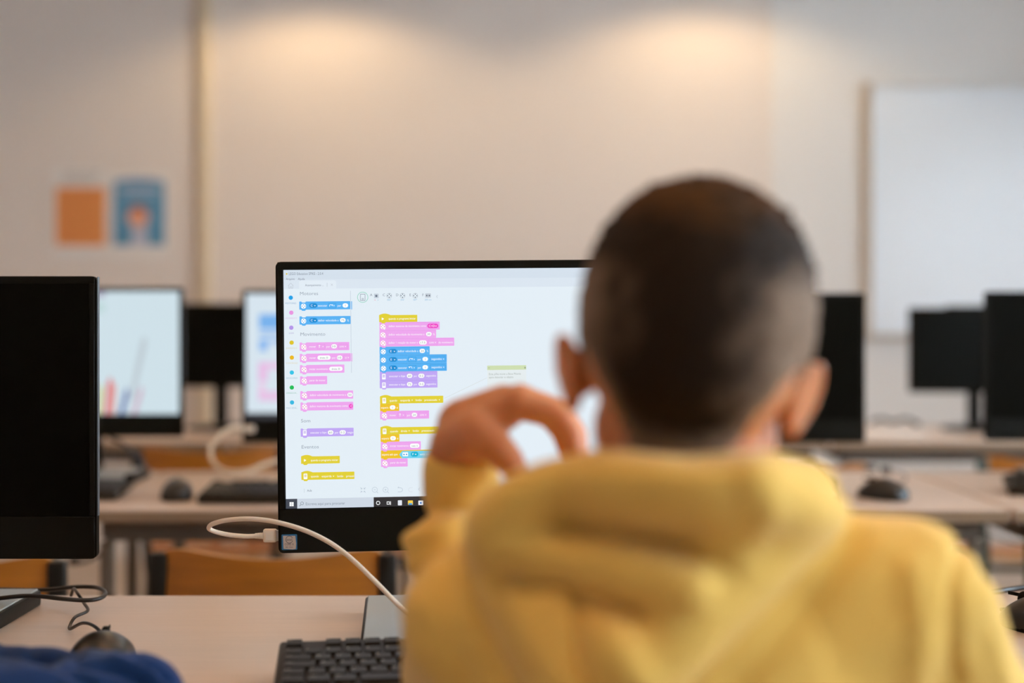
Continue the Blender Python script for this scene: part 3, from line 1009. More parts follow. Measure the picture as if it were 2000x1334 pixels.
# processor sticker on the lower bezel
st = Flat()
st.k = main_uv(600, 1060)[0] - main_uv(599, 1060)[0]
st.to_uv = main_uv
st.rrect(550, 1043.5, 580.5, 1074, 2, (34, 104, 150))
st.pts([(553, 1046), (577, 1046), (578.6, 1061), (578, 1071.6), (572, 1072.6), (554, 1071.6)], (196, 176, 160), 1)
st.ring(565.4, 1053.4, 7.4, 0.9, (40, 48, 66), 2, 24, 30, 340)
st.text('intel', 565.4, 1055.8, 5.0, (40, 48, 66), w=10.5, lev=3, center=True)
st.text('CORE i5', 565, 1064.6, 4.2, (40, 48, 66), w=17.5, lev=2, center=True)
st.text('8th Gen', 565, 1069.4, 3.0, (80, 80, 90), w=14, lev=2, center=True)
so = st.obj('sticker', M['print'], boy_pc)
so.location = (0, 0, MC.z - DESK_Z)
so.rotation_euler = (0, R(-MROLL), 0)
so.data.transform(Matrix.Translation((0, -0.0020, 0)))
so['label'] = 'square silver and blue processor sticker'

aio(-0.7275, 1.646, 0.9975, 0.0, 0.0, 'black all-in-one computer with its screen switched off, beside the mouse')


# ---- second-row machines
def draw_screen(root):
    f = Flat()
    f.k = 1.0
    f.poly([(-SW / 2, SH / 2), (SW / 2, SH / 2), (SW / 2, -SH / 2), (-SW / 2, -SH / 2)], (206, 224, 232))
    f.level = 2
    s = SH / 238.0            # picture pixels of the panel
    X0 = SW / 2 - 350 * s     # x in the photograph to panel metres
    Z0 = SH / 2 + 570 * s

    def q(x, y):
        return (X0 + x * s, Z0 - y * s)
    for (x0, y0, x1, y1, c) in ((-60, 575, 120, 600, (196, 212, 220)), (166, 590, 206, 612, (190, 216, 218)), (172, 571, 186, 580, (170, 160, 190)), (190, 571, 206, 580, (160, 150, 180))):
        f.poly([q(x0, y0), q(x1, y0), q(x1, y1), q(x0, y1)], c)
    pens = [(-40, 640, -10, 12, (214, 120, 80)), (-5, 700, 4, 14, (90, 150, 90)), (30, 690, 0, 12, (200, 180, 80)), (66, 720, 2, 12, (190, 80, 100)),
            (100, 735, -2, 14, (120, 80, 150)), (134, 748, 1, 13, (210, 90, 120)), (164, 742, 2, 7, (200, 60, 110)), (174, 738, 4, 9, (60, 80, 160)), (183, 742, 3, 6, (200, 150, 170)), (194, 748, 4, 9, (206, 206, 120)),
            (210, 735, 6, 10, (222, 110, 110)), (221, 745, 3, 6, (226, 150, 140)), (238, 755, 10, 9, (90, 110, 170)), (262, 752, 14, 9, (204, 176, 196))]
    for (x, yt, lean, w, c) in pens:
        f.poly([q(x - w / 2, 808), q(x + w / 2, 808), q(x + w / 2 + lean, yt + 12), q(x + lean, yt), q(x - w / 2 + lean, yt + 12)], c)
    f.poly([q(252, 780), q(262, 780), q(288, 668), q(283, 656), q(276, 666)], (188, 200, 208), 1)
    return f


def block_screen(root):
    f = Flat()
    f.k = 1.0
    f.poly([(-SW / 2, SH / 2), (SW / 2, SH / 2), (SW / 2, -SH / 2), (-SW / 2, -SH / 2)], (214, 228, 238))
    f.level = 2
    s = SH / 247.0
    X0 = -SW / 2 - 480 * s
    Z0 = SH / 2 + 573 * s

    def q(x, y):
        return (X0 + x * s, Z0 - y * s)
    for (x0, y0, x1, y1, c) in ((505, 613, 575, 643, (120, 178, 236)), (505, 648, 545, 656, (150, 190, 236)), (505, 662, 522, 686, (140, 186, 238)), (522, 662, 560, 672, (170, 202, 238)),
                                (504, 708, 522, 746, (230, 190, 228)), (522, 708, 566, 722, (232, 196, 230)), (504, 766, 580, 784, (230, 192, 228)), (504, 750, 518, 766, (232, 204, 232)),
                                (620, 600, 720, 640, (226, 208, 90)), (620, 640, 700, 700, (234, 180, 234)), (620, 700, 690, 740, (120, 186, 240)), (478, 808, 920, 820, (60, 60, 66))):
        f.poly([q(x0, y0), q(x1, y0), q(x1, y1), q(x0, y1)], c)
    return f


D2 = 3.11
aio(P(350, 0, D2).x - SW / 2, D2, P(0, 689, D2).z, 0, 0, 'all-in-one computer in the second row with a drawing of pencils on screen', draw_screen)
aio(P(481, 0, 3.05).x + SW / 2, 3.05, P(0, 696, 3.05).z, 0, 0, 'all-in-one computer in the second row half hidden behind the boy\'s monitor', block_screen)
aio(P(1690, 0, D2).x - PW / 2, D2, P(0, 700, D2).z, 0, 0, 'dark all-in-one computer in the second row just behind the boy\'s head')
aio(P(1924, 0, D2).x + PW / 2, D2, P(0, 697, D2).z, 0, 0, 'dark all-in-one computer in the second row cut by the picture edge')


# ---- third-row slim monitors
def slim_monitor(px0, py0, d, label, w=0.44, h=0.272):
    a = P(px0, py0, d)
    root = empty('monitor', (a.x + w / 2, d, DESK_Z))
    tag(root, label, 'monitor', 'slim black monitors in the third row')
    zc = a.z - h / 2 - DESK_Z
    MB().rbox((0, 0.015, zc), (w, 0.03, h), 0.005, 2).obj('housing', M['black_matte'], root, True)
    MB().rbox((0, -0.001, zc + 0.004), (w - 0.03, 0.003, h - 0.036), 0.001, 1).obj('screen', M['black_gloss'], root)
    MB().rbox((0, 0.04, zc), (0.16, 0.03, 0.14), 0.008, 2).obj('back_cover', M['black_matte'], root, True)
    MB().rbox((0, 0.05, (zc + 0.01) / 2), (0.045, 0.02, zc - 0.01), 0.005, 2).obj('stand_neck', M['black'], root, True)
    MB().lathe([(0.105, 0), (0.108, 0.004), (0.104, 0.011), (0.03, 0.016)], 32, mx=Matrix.Translation((0, 0.03, 0))).obj('stand_base', M['black'], root, True)
    return root


slim_monitor(293, 592, 4.60, 'slim black monitor seen between the two lit second-row screens')
slim_monitor(1778, 601, 4.55, 'slim black monitor standing before the lower left of the whiteboard')
slim_monitor(1850, 597, 4.72, 'slim black monitor partly behind another one below the whiteboard')
slim_monitor(-140, 596, 4.60, 'slim black monitor hidden behind the pencil drawing screen')
slim_monitor(860, 596, 4.60, 'slim black monitor hidden behind the boy\'s screen')


# ================================================================== KEYBOARDS
def keyboard_meshes():
    if 'kb' in _cache:
        return _cache['kb']
    U = 0.019
    keys = []        # x, y, w, h, legend
    y = 0.0

    def add(row_y, x, w, t, h=1.0):
        keys.append((x, row_y, w, h, t))
    # rows from the back: function row, numbers, letters (distances in key units)
    ry = [0.0, 1.35, 2.35, 3.35, 4.35, 5.35]
    add(ry[0], 0, 1, 'Esc')
    x = 2.0
    for g_ in range(3):
        for i in range(4):
            add(ry[0], x, 1, 'F%d' % (g_ * 4 + i + 1))
            x += 1
        x += 0.5
    x = 0
    for t in '\\1234567890\'«':
        add(ry[1], x, 1, t)
        x += 1
    add(ry[1], x, 2, '←')
    add(ry[2], 0, 1.5, 'Tab')
    x = 1.5
    for t in 'QWERTYUIOP+´':
        add(ry[2], x, 1, t)
        x += 1
    add(ry[2], x, 1.5, '')
    add(ry[3], 0, 1.75, 'Caps')
    x = 1.75
    for t in 'ASDFGHJKLÇº':
        add(ry[3], x, 1, t)
        x += 1
    add(ry[3], x, 2.25, 'Enter')
    add(ry[4], 0, 1.25, 'Shift')
    x = 1.25
    for t in '<ZXCVBNM,.-':
        add(ry[4], x, 1, t)
        x += 1
    add(ry[4], x, 2.75, 'Shift')
    x = 0
    for (w, t) in ((1.25, 'Ctrl'), (1.25, 'Win'), (1.25, 'Alt'), (6.25, ''), (1.25, 'AltGr'), (1.25, 'Win'), (1.25, 'Menu'), (1.25, 'Ctrl')):
        add(ry[5], x, w, t)
        x += w
    for i, t in enumerate(('Prt', 'Scr', 'Brk')):
        add(ry[0], 15.4 + i, 1, t)
    for i, t in enumerate(('Ins', 'Home', 'PgU')):
        add(ry[1], 15.4 + i, 1, t)
    for i, t in enumerate(('Del', 'End', 'PgD')):
        add(ry[2], 15.4 + i, 1, t)
    add(ry[4], 16.4, 1, '↑')
    for i, t in enumerate('←↓→'):
        add(ry[5], 15.4 + i, 1, t)
    for r_, row_ in enumerate((('Num', '/', '*', '-'), ('7', '8', '9', '+'), ('4', '5', '6', ''), ('1', '2', '3', 'Ent'), ('0', '', '.', ''))):
        for i, t in enumerate(row_):
            if r_ == 4 and i == 1 or (r_ == 4 and i == 3) or (r_ == 2 and i == 3):
                continue
            add(ry[r_ + 1], 18.8 + i, 2 if (r_ == 4 and i == 0) else 1, t, 2.0 if (i == 3 and r_ in (1, 3)) else 1.0)
    W_, D_ = 23.4 * U, 7.05 * U
    out = []
    shapes = {}
    for (kx, kyy, w, h, t) in keys:
        cx, cy = (kx + w / 2 + 0.3) * U - W_ / 2, D_ / 2 - (kyy + h / 2 + 0.35) * U
        key_ = (w, h, t)
        if key_ not in shapes:
            mb = MB()
            bw, bd = w * U - 0.0012, h * U - 0.0012
            tw, td, hh = bw - 0.0036, bd - 0.0042, 0.0075
            vs_ = [(-bw / 2, -bd / 2, 0), (bw / 2, -bd / 2, 0), (bw / 2, bd / 2, 0), (-bw / 2, bd / 2, 0),
                   (-tw / 2, -td / 2 + .0008, hh), (tw / 2, -td / 2 + .0008, hh), (tw / 2, td / 2 + .0008, hh), (-tw / 2, td / 2 + .0008, hh)]
            mb.add(vs_, [(0, 3, 2, 1), (4, 5, 6, 7), (0, 1, 5, 4), (1, 2, 6, 5), (2, 3, 7, 6), (3, 0, 4, 7)])
            if t:
                tv, tf = text_geo(t)
                if len(tv):
                    sc = 0.0052 if len(t) == 1 else 0.0034
                    x0, y1 = tv[:, 0].min(), tv[:, 1].max()
                    mb.add([(-tw / 2 + 0.0012 + (p[0] - x0) * sc, td / 2 - 0.0006 + (p[1] - y1) * sc, hh + 0.00012) for p in tv], tf, 1)
            shapes[key_] = mb.mesh('key', [M['key'], M['legend']], fix=False)
        out.append((shapes[key_], cx, cy))
    body = MB()
    body.rbox((0, 0, 0.009), (W_, D_, 0.018), 0.004, 3)
    bm_ = body.mesh('body', M['kbd'], True)
    feet = MB().rbox((0, 0, 0), (0.04, 0.012, 0.012), 0.002, 1).mesh('foot', M['black'])
    _cache['kb'] = (bm_, out, feet, W_, D_)
    return _cache['kb']


def keyboard(x, y, rz, label, tilt=6.0, z=DESK_Z):
    bm_, keys, feet, W_, D_ = keyboard_meshes()
    root = empty('keyboard', (x, y, z + math.sin(R(tilt)) * D_ / 2 + 0.0005))
    root.rotation_euler = (R(tilt), 0, R(rz))
    tag(root, label, 'keyboard', 'black computer keyboards')
    place('body', bm_, root)
    for (me, cx, cy) in keys:
        place('key', me, root, (cx, cy, 0.0145))
    for s in (-1, 1):
        place('foot', feet, root, (s * (W_ / 2 - 0.05), D_ / 2 - 0.012, -0.005))
    return root


KW = 23.4 * 0.019
KC = P(546, 0, 1.408) + Matrix.Rotation(R(6.5), 3, 'Z') @ Vector((KW / 2, -7.05 * 0.019 / 2, 0))
keyboard(KC.x, KC.y, 6.5, 'black keyboard with white legends beside the yellow sleeve, before the lit monitor')
keyboard(P(245, 0, 2.83).x - KW / 2, 2.83, 0, 'black keyboard below the pencil drawing screen in the second row', 5)
keyboard(P(400, 0, 2.78).x + KW / 2, 2.775, 0, 'black keyboard behind the boy\'s monitor in the second row', 5)
keyboard(P(1972, 0, 2.86).x + KW / 2, 2.85, -14, 'black keyboard at the picture edge on the second-row desk', 5)


# ================================================================== MICE
def mouse_meshes():
    if 'mouse' in _cache:
        return _cache['mouse']
    body = MB()
    n, m_ = 24, 28
    L, W_, H_ = 0.110, 0.066, 0.038
    # shell: superellipse plan, humped height
    grid = []
    for i in range(n + 1):
        row_ = []
        t = i / n
        yy = -L / 2 + L * t
        ww = W_ / 2 * (1 - abs(2 * t - 1) ** 3.2) ** 0.42 * (1 - 0.10 * math.sin(math.pi * t) ** 4)
        hh = H_ * (math.sin(math.pi * min(1, (t * 0.86 + 0.10))) ** 0.75)
        if i in (0, n):
            ww, hh = 0.001, 0.004
        for j in range(m_ + 1):
            a = math.pi * j / m_
            row_.append((ww * math.cos(a), yy, 0.003 + max(0.0, hh) * math.sin(a) ** 0.75))
        grid.append(row_)
    vs_ = [p for r_ in grid for p in r_]
    fs = []
    for i in range(n):
        for j in range(m_):
            a = i * (m_ + 1) + j
            fs.append((a, a + 1, a + m_ + 2, a + m_ + 1))
    body.add(vs_, fs)
    body.f.append(tuple(i * (m_ + 1) for i in range(n + 1)) + tuple(i * (m_ + 1) + m_ for i in range(n, -1, -1)))
    body.m.append(0)
    wheel = MB().lathe([(0.008, -0.0035), (0.010, -0.002), (0.010, 0.002), (0.008, 0.0035)], 20, mx=Matrix.Translation((0, 0.026, 0.030)) @ Matrix.Rotation(R(90), 4, 'Y'))
    split = MB().rbox((0, 0.036, 0.0345), (0.0012, 0.03, 0.004), 0.0004, 1)
    base = MB().prism([(W_ * 0.46 * math.cos(R(t)) * (abs(math.cos(R(t))) ** -0.3 if abs(math.cos(R(t))) > .01 else 1), L * 0.485 * math.sin(R(t))) for t in range(0, 360, 15)], 0.0, 0.004, 'z')
    _cache['mouse'] = [x.mesh(nm, M[mm], True) for x, nm, mm in ((body, 'shell', 'mouse'), (wheel, 'scroll_wheel', 'black_matte'), (split, 'button_seam', 'black_matte'), (base, 'underside', 'black_matte'))]
    return _cache['mouse']


def mouse(x, y, rz, label, cord=None):
    root = empty('computer_mouse', (x, y, DESK_Z + 0.0005), R(rz))
    tag(root, label, 'mouse', 'black computer mice')
    for me in mouse_meshes():
        place(me.name.split('.')[0], me, root)
    MB().tube([(0, 0.050, 0.014), (0, 0.062, 0.013)], [0.0032, 0.0022], 10, smooth=0).obj('strain_relief', M['cable_black'], root)
    if cord:
        inv = (Matrix.Translation(root.location) @ Matrix.Rotation(R(rz), 4, 'Z')).inverted()
        MB().tube([inv @ Vector(p) for p in cord], 0.0019, 8, smooth=8).obj('cord', M['cable_black'], root, True)
    return root


zt = DESK_Z
ML = P(197, 1290, 1.41)
tip = Vector((ML.x - 0.006, 1.41 + 0.058, zt + 0.014))
cordA = [tip, P(188, 1226, 1.52), P(162, 1217, 1.56), P(136, 1222, 1.60) - Vector((0, 0, 0.004)), P(146, 1206, 1.63), P(171, 1193, 1.66), P(164, 1178, 1.69), P(152, 1160, 1.70), P(144, 1150, 1.72), P(139, 1163, 1.735)]
cordA = [Vector((p.x, p.y, max(p.z, zt + 0.0025))) for p in cordA]
mouse(ML.x, 1.41, 6, 'black mouse with thin cord by the blue sleeve on the desk', cordA)
mouse(P(2040, 0, 1.60).x, 1.60, 30, 'black mouse just past the boy\'s right sleeve at the picture edge')
mouse(P(1725, 0, 2.80).x, 2.80, 35, 'black mouse alone on the second-row desk under the whiteboard', None)
mouse(P(346, 0, 2.80).x, 2.80, 10, 'black mouse between two keyboards on the second-row desk')

# ================================================================== CABLES
# white USB lead plugged into the left side of the boy's computer
uc = empty('usb_cable', P(540, 1046, 1.60))
tag(uc, 'white USB cable looping from the side of the lit monitor', 'cable')
U0 = uc.location.copy()


def rel(p):
    return Vector(p) - U0


d0 = 1.603
plug_c = rel(P(527.5, 1046, d0))
pw = P(541, 0, d0).x - P(515, 0, d0).x
MB().rbox(plug_c, (pw, 0.008, 0.0150), 0.002, 3).obj('plug', M['cable_white'], uc, True)
MB().rbox(plug_c + Vector((0, -0.0042, 0)), (pw * 0.62, 0.0006, 0.0095), 0.0002, 1).obj('plug_inset', M['cable_white'], uc)
MB().rbox(rel(P(544, 1046, d0)), (0.008, 0.0045, 0.012), 0.0004, 1).obj('connector_shell', M['usb_gold'], uc)
sr = MB()
for i in range(4):
    sr.tube([rel(P(514.5 - i * 4.2, 1046.6, d0)), rel(P(511.3 - i * 4.2, 1046.7, d0))], 0.0037 - i * 0.0002, 12, smooth=0)
sr.tube([rel(P(516, 1046.6, d0)), rel(P(497, 1047, d0))], 0.0027, 12, smooth=0)
sr.obj('strain_relief', M['cable_white'], uc, True)
path = [(499, 1047, d0), (478, 1047.4, d0), (450, 1045, 1.602), (425, 1040, 1.598), (410, 1034, 1.590), (408.5, 1029, 1.583), (416, 1023, 1.575), (440, 1016.5, 1.568), (475, 1013.5, 1.563), (510, 1015, 1.558),
        (545, 1021, 1.553), (590, 1034, 1.55), (632, 1053, 1.545), (665, 1074, 1.54), (695, 1099, 1.53), (722, 1125, 1.52), (748, 1151, 1.515), (770, 1174, 1.51), (800, 1202, 1.505), (835, 1226, 1.50), (880, 1250, 1.49), (930, 1262, 1.49)]
MB().tube([rel(P(*p)) for p in path], 0.0026, 14, smooth=6).obj('cord', M['cable_white'], uc, True)

# thick black lead lying in a loop at the left machine
pts = [(-90, 1178, 1.66), (-40, 1172, 1.66), (0, 1168.5, 1.66), (45, 1164, 1.66), (80, 1165, 1.66), (120, 1169.5, 1.66), (165, 1172.5, 1.67), (192, 1169.5, 1.68), (205, 1162, 1.70), (203, 1154, 1.72), (188, 1147.5, 1.74), (165, 1146, 1.75),
       (140, 1147, 1.76), (105, 1151, 1.77), (60, 1152.5, 1.78), (0, 1151, 1.79), (-50, 1150, 1.79), (-100, 1150, 1.795)]
bc = empty('power_cable', P(100, 1160, 1.7))
tag(bc, 'thick black cable looped over the stand base of the dark computer', 'cable')
B0 = bc.location.copy()
MB().tube([Vector(P(*p)) - B0 for p in pts], 0.0026, 12, smooth=8).obj('cord', M['cable_black'], bc, True)
MB().rbox(Vector(P(-100, 1150, 1.795)) - B0, (0.03, 0.010, 0.012), 0.002, 2).obj('plug', M['black'], bc)

# black lead behind the boy's right arm
rc = empty('monitor_cable', P(2000, 1150, 1.74))
tag(rc, 'black cable on the desk past the boy\'s right shoulder', 'cable')
B0 = rc.location.copy()
pts = [(1860, 1168, 1.70), (1900, 1163, 1.71), (1945, 1156, 1.73), (1975, 1151, 1.75), (2005, 1147, 1.76), (2060, 1146, 1.77), (2120, 1150, 1.78)]
MB().tube([Vector(P(*p)) - B0 for p in pts], 0.0034, 12, smooth=8).obj('cord', M['cable_black'], rc, True)
MB().rbox(Vector(P(2120, 1150, 1.78)) - B0, (0.03, 0.010, 0.012), 0.002, 2).obj('plug', M['black'], rc)

# second row leads
wc = empty('usb_cable', P(480, 840, 3.0))
tag(wc, 'white cable curling beside the half-hidden second-row computer', 'cable')
B0 = wc.location.copy()
pts = [(484, 838, 3.04), (460, 836, 3.0), (432, 846, 2.97), (413, 870, 2.95), (412, 893, 2.93), (424, 912, 2.92), (450, 922, 2.91), (485, 920, 2.92), (520, 906, 2.95), (560, 896, 3.0), (600, 893, 3.05)]
MB().tube([Vector(P(*p)) - B0 for p in pts], 0.0045, 12, smooth=8).obj('cord', M['cable_beige'], wc, True)
MB().rbox(Vector(P(488, 838, 3.04)) - B0, (0.02, 0.01, 0.014), 0.002, 2).obj('plug', M['cable_white'], wc)


def desk_cable(label, pts, r=0.003):
    e = empty('power_cable', P(*pts[0]))
    tag(e, label, 'cable')
    b0 = e.location.copy()
    MB().tube([Vector(P(*p)) - b0 for p in pts], r, 10, smooth=8).obj('cord', M['cable_black'], e, True)
    MB().rbox(Vector(P(*pts[-1])) - b0, (0.02, 0.02, 0.014), 0.003, 2).obj('plug', M['black'], e)


desk_cable('black cord crossing the second-row desk under the pencil drawing screen', [(215, 855, 3.12), (240, 866, 3.05), (262, 885, 2.98), (280, 905, 2.92), (275, 922, 2.86), (255, 932, 2.84)], 0.004)
desk_cable('black cord hanging under the second-row desk edge by its leg', [(240, 1022, 2.95), (226, 1040, 2.93), (212, 1068, 2.92), (190, 1085, 2.92), (160, 1098, 2.93), (145, 1096, 2.94)], 0.004)
desk_cable('curved black cord on the second-row desk beside the yellow hood', [(1586, 900, 3.05), (1598, 925, 2.95), (1612, 945, 2.85), (1632, 968, 2.76), (1624, 982, 2.70)], 0.006)
desk_cable('black cord lying behind the mouse under the whiteboard', [(1742, 951, 2.86), (1765, 940, 2.93), (1770, 930, 2.98), (1755, 922, 3.05), (1730, 918, 3.12)], 0.002)
desk_cable('thin black cord sagging over the third-row chair seat', [(1905, 1022, 3.1), (1915, 1033, 3.2), (1945, 1048, 3.3), (1985, 1060, 3.35), (2030, 1060, 3.4)], 0.0025)


# papers and small items on the third row
def paper(px, py, d, rz, label, w=0.21, l=0.297):
    a = P(px, py, d)
    root = empty('paper_sheet', (a.x, d, DESK_Z + 0.0008), R(rz))
    tag(root, label, 'paper')
    mb = MB()
    n = 8
    vs_, fs = [], []
    for lay in (0.0, 0.0006):
        for i in range(n + 1):
            for j in (0, 1):
                u = i / n - 0.5
                vs_.append(((j - 0.5) * w, u * l, lay + 0.008 * max(0, abs(u) - 0.3) ** 1.5))
    for i in range(n):
        fs.append((2 * i, 2 * i + 1, 2 * i + 3, 2 * i + 2))
        o2 = 2 * (n + 1)
        fs.append((o2 + 2 * i, o2 + 2 * i + 2, o2 + 2 * i + 3, o2 + 2 * i + 1))
    mb.add(vs_, fs)
    mb.obj('sheet', M['paper'], root)


paper(520, 0, 2.95, 20, 'white paper sheet under the white cable loop on the second-row desk')
paper(1740, 0, 4.45, -8, 'white paper sheet on the third-row desk beside the slim monitor')
desk_cable('tangled black cord behind the paper on the third-row desk', [(1700, 826, 4.6), (1720, 818, 4.6), (1745, 824, 4.6), (1770, 818, 4.6), (1790, 828, 4.6)], 0.006)


# ================================================================== CHAIRS
def chair_meshes(metal):
    key_ = 'chair' + metal
    if key_ in _cache:
        return _cache[key_]
    Wb, Hb = 0.372, 0.155
    # curved plywood back: bowed in plan, dipped upper edge
    nx, nz = 24, 6
    back = MB()
    th = 0.010
    vs_ = []
    for lay in (0, 1):
        for i in range(nx + 1):
            u = 2 * i / nx - 1
            for j in range(nz + 1):
                v = j / nz
                edge = (1 - abs(u) ** 10) * 0.02
                top = Hb * 0.5 + 0.004 - 0.024 * (1 - u * u) + edge - 0.02
                bot = -Hb * 0.5 - 0.006 * (1 - u * u) - edge + 0.02
                z = bot + (top - bot) * v
                y = -0.030 * (1 - u * u) + (0.012 * (v - 0.5)) + lay * th      # bows towards the sitter's back
                vs_.append((u * Wb / 2, y, z))
    N = (nx + 1) * (nz + 1)
    idx = lambda l, i, j: l * N + i * (nz + 1) + j
    fs, mi = [], []
    for i in range(nx):
        for j in range(nz):
            fs.append((idx(0, i, j), idx(0, i + 1, j), idx(0, i + 1, j + 1), idx(0, i, j + 1)))
            fs.append((idx(1, i, j), idx(1, i, j + 1), idx(1, i + 1, j + 1), idx(1, i + 1, j)))
    back.add(vs_, fs, 0)
    ef = []
    for i in range(nx):
        for j in (0, nz):
            ef.append((idx(0, i, j), idx(0, i + 1, j), idx(1, i + 1, j), idx(1, i, j)))
    for j in range(nz):
        for i in (0, nx):
            ef.append((idx(0, i, j), idx(0, i, j + 1), idx(1, i, j + 1), idx(1, i, j)))
    for f_ in ef:
        back.f.append(f_)
        back.m.append(1)
    backm = back.mesh('backrest', [M['wood'], M['wood_edge']], True)
    # seat
    seat = MB()
    nx, ny = 12, 14
    vs_ = []
    for lay in (0, 1):
        for i in range(nx + 1):
            u = 2 * i / nx - 1
            for j in range(ny + 1):
                v = 2 * j / ny - 1
                x = u * 0.19 * (1 - 0.06 * max(0, -v)) * (1 - 0.03 * abs(v) ** 6)
                y = v * 0.185
                z = 0.010 * u * u - 0.022 * max(0, v - 0.55) ** 1.5 * 2 + 0.010 * max(0, -v - 0.3) - lay * 0.011
                vs_.append((x, y, z))
    N2 = (nx + 1) * (ny + 1)
    idx = lambda l, i, j: l * N2 + i * (ny + 1) + j
    fs = []
    for i in range(nx):
        for j in range(ny):
            fs.append((idx(0, i, j), idx(0, i + 1, j), idx(0, i + 1, j + 1), idx(0, i, j + 1)))
            fs.append((idx(1, i, j), idx(1, i, j + 1), idx(1, i + 1, j + 1), idx(1, i + 1, j)))
    seat.add(vs_, fs, 0)
    for i in range(nx):
        for j in (0, ny):
            seat.f.append((idx(0, i, j), idx(0, i + 1, j), idx(1, i + 1, j), idx(1, i, j)))
            seat.m.append(1)
    for j in range(ny):
        for i in (0, nx):
            seat.f.append((idx(0, i, j), idx(0, i, j + 1), idx(1, i, j + 1), idx(1, i, j)))
            seat.m.append(1)
    seatm = seat.mesh('seat', [M['wood'], M['wood_edge']], True)
    mm = M['chair_metal'] if metal == 'black' else M['chair_green']
    parts = []
    SZ = 0.43
    for s in (-1, 1):
        # rear leg runs up into the back post
        parts.append(('back_post', MB().tube([(s * 0.165, -0.185, SZ - 0.03), (s * 0.172, -0.20, SZ + 0.06), (s * 0.186, -0.214, SZ + 0.14), (s * 0.186, -0.224, SZ + 0.270)], 0.0125, 12, smooth=5).mesh('back_post', mm, True)))
        parts.append(('leg', MB().tube([(s * 0.165, -0.17, SZ - 0.025), (s * 0.180, -0.225, 0.012)], 0.0115, 12, smooth=0).mesh('leg', mm, True)))
        parts.append(('leg', MB().tube([(s * 0.160, 0.14, SZ - 0.025), (s * 0.172, 0.175, 0.012)], 0.0115, 12, smooth=0).mesh('leg', mm, True)))
        parts.append(('side_rail', MB().tube([(s * 0.165, -0.185, SZ - 0.025), (s * 0.162, 0.0, SZ - 0.022), (s * 0.160, 0.15, SZ - 0.025)], 0.0105, 10, smooth=3).mesh('side_rail', mm, True)))
        for yy in (-0.225, 0.175):
            parts.append(('foot_cap', MB().lathe([(0.014, 0), (0.015, 0.004), (0.0145, 0.03)], 14, mx=Matrix.Translation((s * (0.180 if yy < 0 else 0.172), yy, 0))).mesh('foot_cap', M['black_matte'], True)))
        parts.append(('back_bracket', MB().rbox((s * 0.188, -0.228, SZ + 0.215), (0.030, 0.026, 0.13), 0.008, 2).mesh('back_bracket', mm, True)))
    parts.append(('crossbar', MB().tube([(-0.165, -0.12, SZ - 0.032), (0.165, -0.12, SZ - 0.032)], 0.009, 10, smooth=0).mesh('crossbar', mm, True)))
    parts.append(('crossbar', MB().tube([(-0.160, 0.11, SZ - 0.032), (0.160, 0.11, SZ - 0.032)], 0.009, 10, smooth=0).mesh('crossbar', mm, True)))
    _cache[key_] = (backm, seatm, parts, SZ)
    return _cache[key_]


def chair(x, y, rz, label, metal='black', dz=0.0):
    backm, seatm, parts, SZ = chair_meshes(metal)
    root = empty('chair', (x, y, 0), R(rz))
    root.scale = (1, 1, 1 + dz)
    tag(root, label, 'chair', 'plywood school chairs with metal frames')
    place('seat', seatm, root, (0, 0, SZ))
    place('backrest', backm, root, (0, -0.232, SZ + 0.215))
    for (nm, me) in parts:
        place(nm, me, root)
    return root


chair(P(540, 0, 2.33).x, 2.56, -1.5, 'plywood chair with black frame right behind the boy\'s desk, below the lit monitor')
chair(P(-128, 0, 2.26).x, 2.48, 2, 'plywood chair with black frame below the dark computer at the picture edge')
chair(P(395, 0, 3.77).x, 3.985, 6, 'plywood chair in the third row seen under the pencil drawing screen', 'black', 0.06)
chair(P(2052, 0, 3.85).x, 4.07, 0, 'plywood chair with green frame in the third row at the picture edge', 'green', 0.015)
chair(P(1560, 0, 3.77).x, 3.985, 0, 'plywood chair in the third row behind the boy\'s head', 'black', 0.0)
chair(P(880, 0, 3.9).x, 4.12, -3, 'plywood chair in the third row hidden behind the boy\'s monitor', 'black', 0.02)
chair(P(1480, 0, 2.45).x, 2.66, 3, 'plywood chair in the second row hidden behind the boy\'s back')

# ================================================================== PEOPLE
def grow(mb, name, voxel, iters, mats, displace=None, factor=0.5):
    """one continuous skin over overlapping tapered limbs"""
    me = mb.mesh('tmp', mats[0])
    o_ = bpy.data.objects.new('tmp', me)
    COL.objects.link(o_)
    m1 = o_.modifiers.new('r', 'REMESH')
    m1.mode = 'VOXEL'
    m1.voxel_size = voxel
    m1.adaptivity = 0.0
    m2 = o_.modifiers.new('s', 'SMOOTH')
    m2.factor = factor
    m2.iterations = iters
    bpy.context.view_layer.update()
    ev = o_.evaluated_get(bpy.context.evaluated_depsgraph_get())
    out = bpy.data.meshes.new_from_object(ev)
    out.name = name
    bpy.data.objects.remove(o_)
    bpy.data.meshes.remove(me)
    out.materials.clear()
    for m_ in mats:
        out.materials.append(m_)
    if displace:
        n = len(out.vertices)
        co = np.zeros(n * 3)
        no = np.zeros(n * 3)
        out.vertices.foreach_get('co', co)
        out.vertices.foreach_get('normal', no)
        co, no = co.reshape(-1, 3), no.reshape(-1, 3)
        co = displace(co, no)
        out.vertices.foreach_set('co', co.ravel())
    out.polygons.foreach_set('material_index', [0] * len(out.polygons))
    out.polygons.foreach_set('use_smooth', [True] * len(out.polygons))
    out.update()
    return out


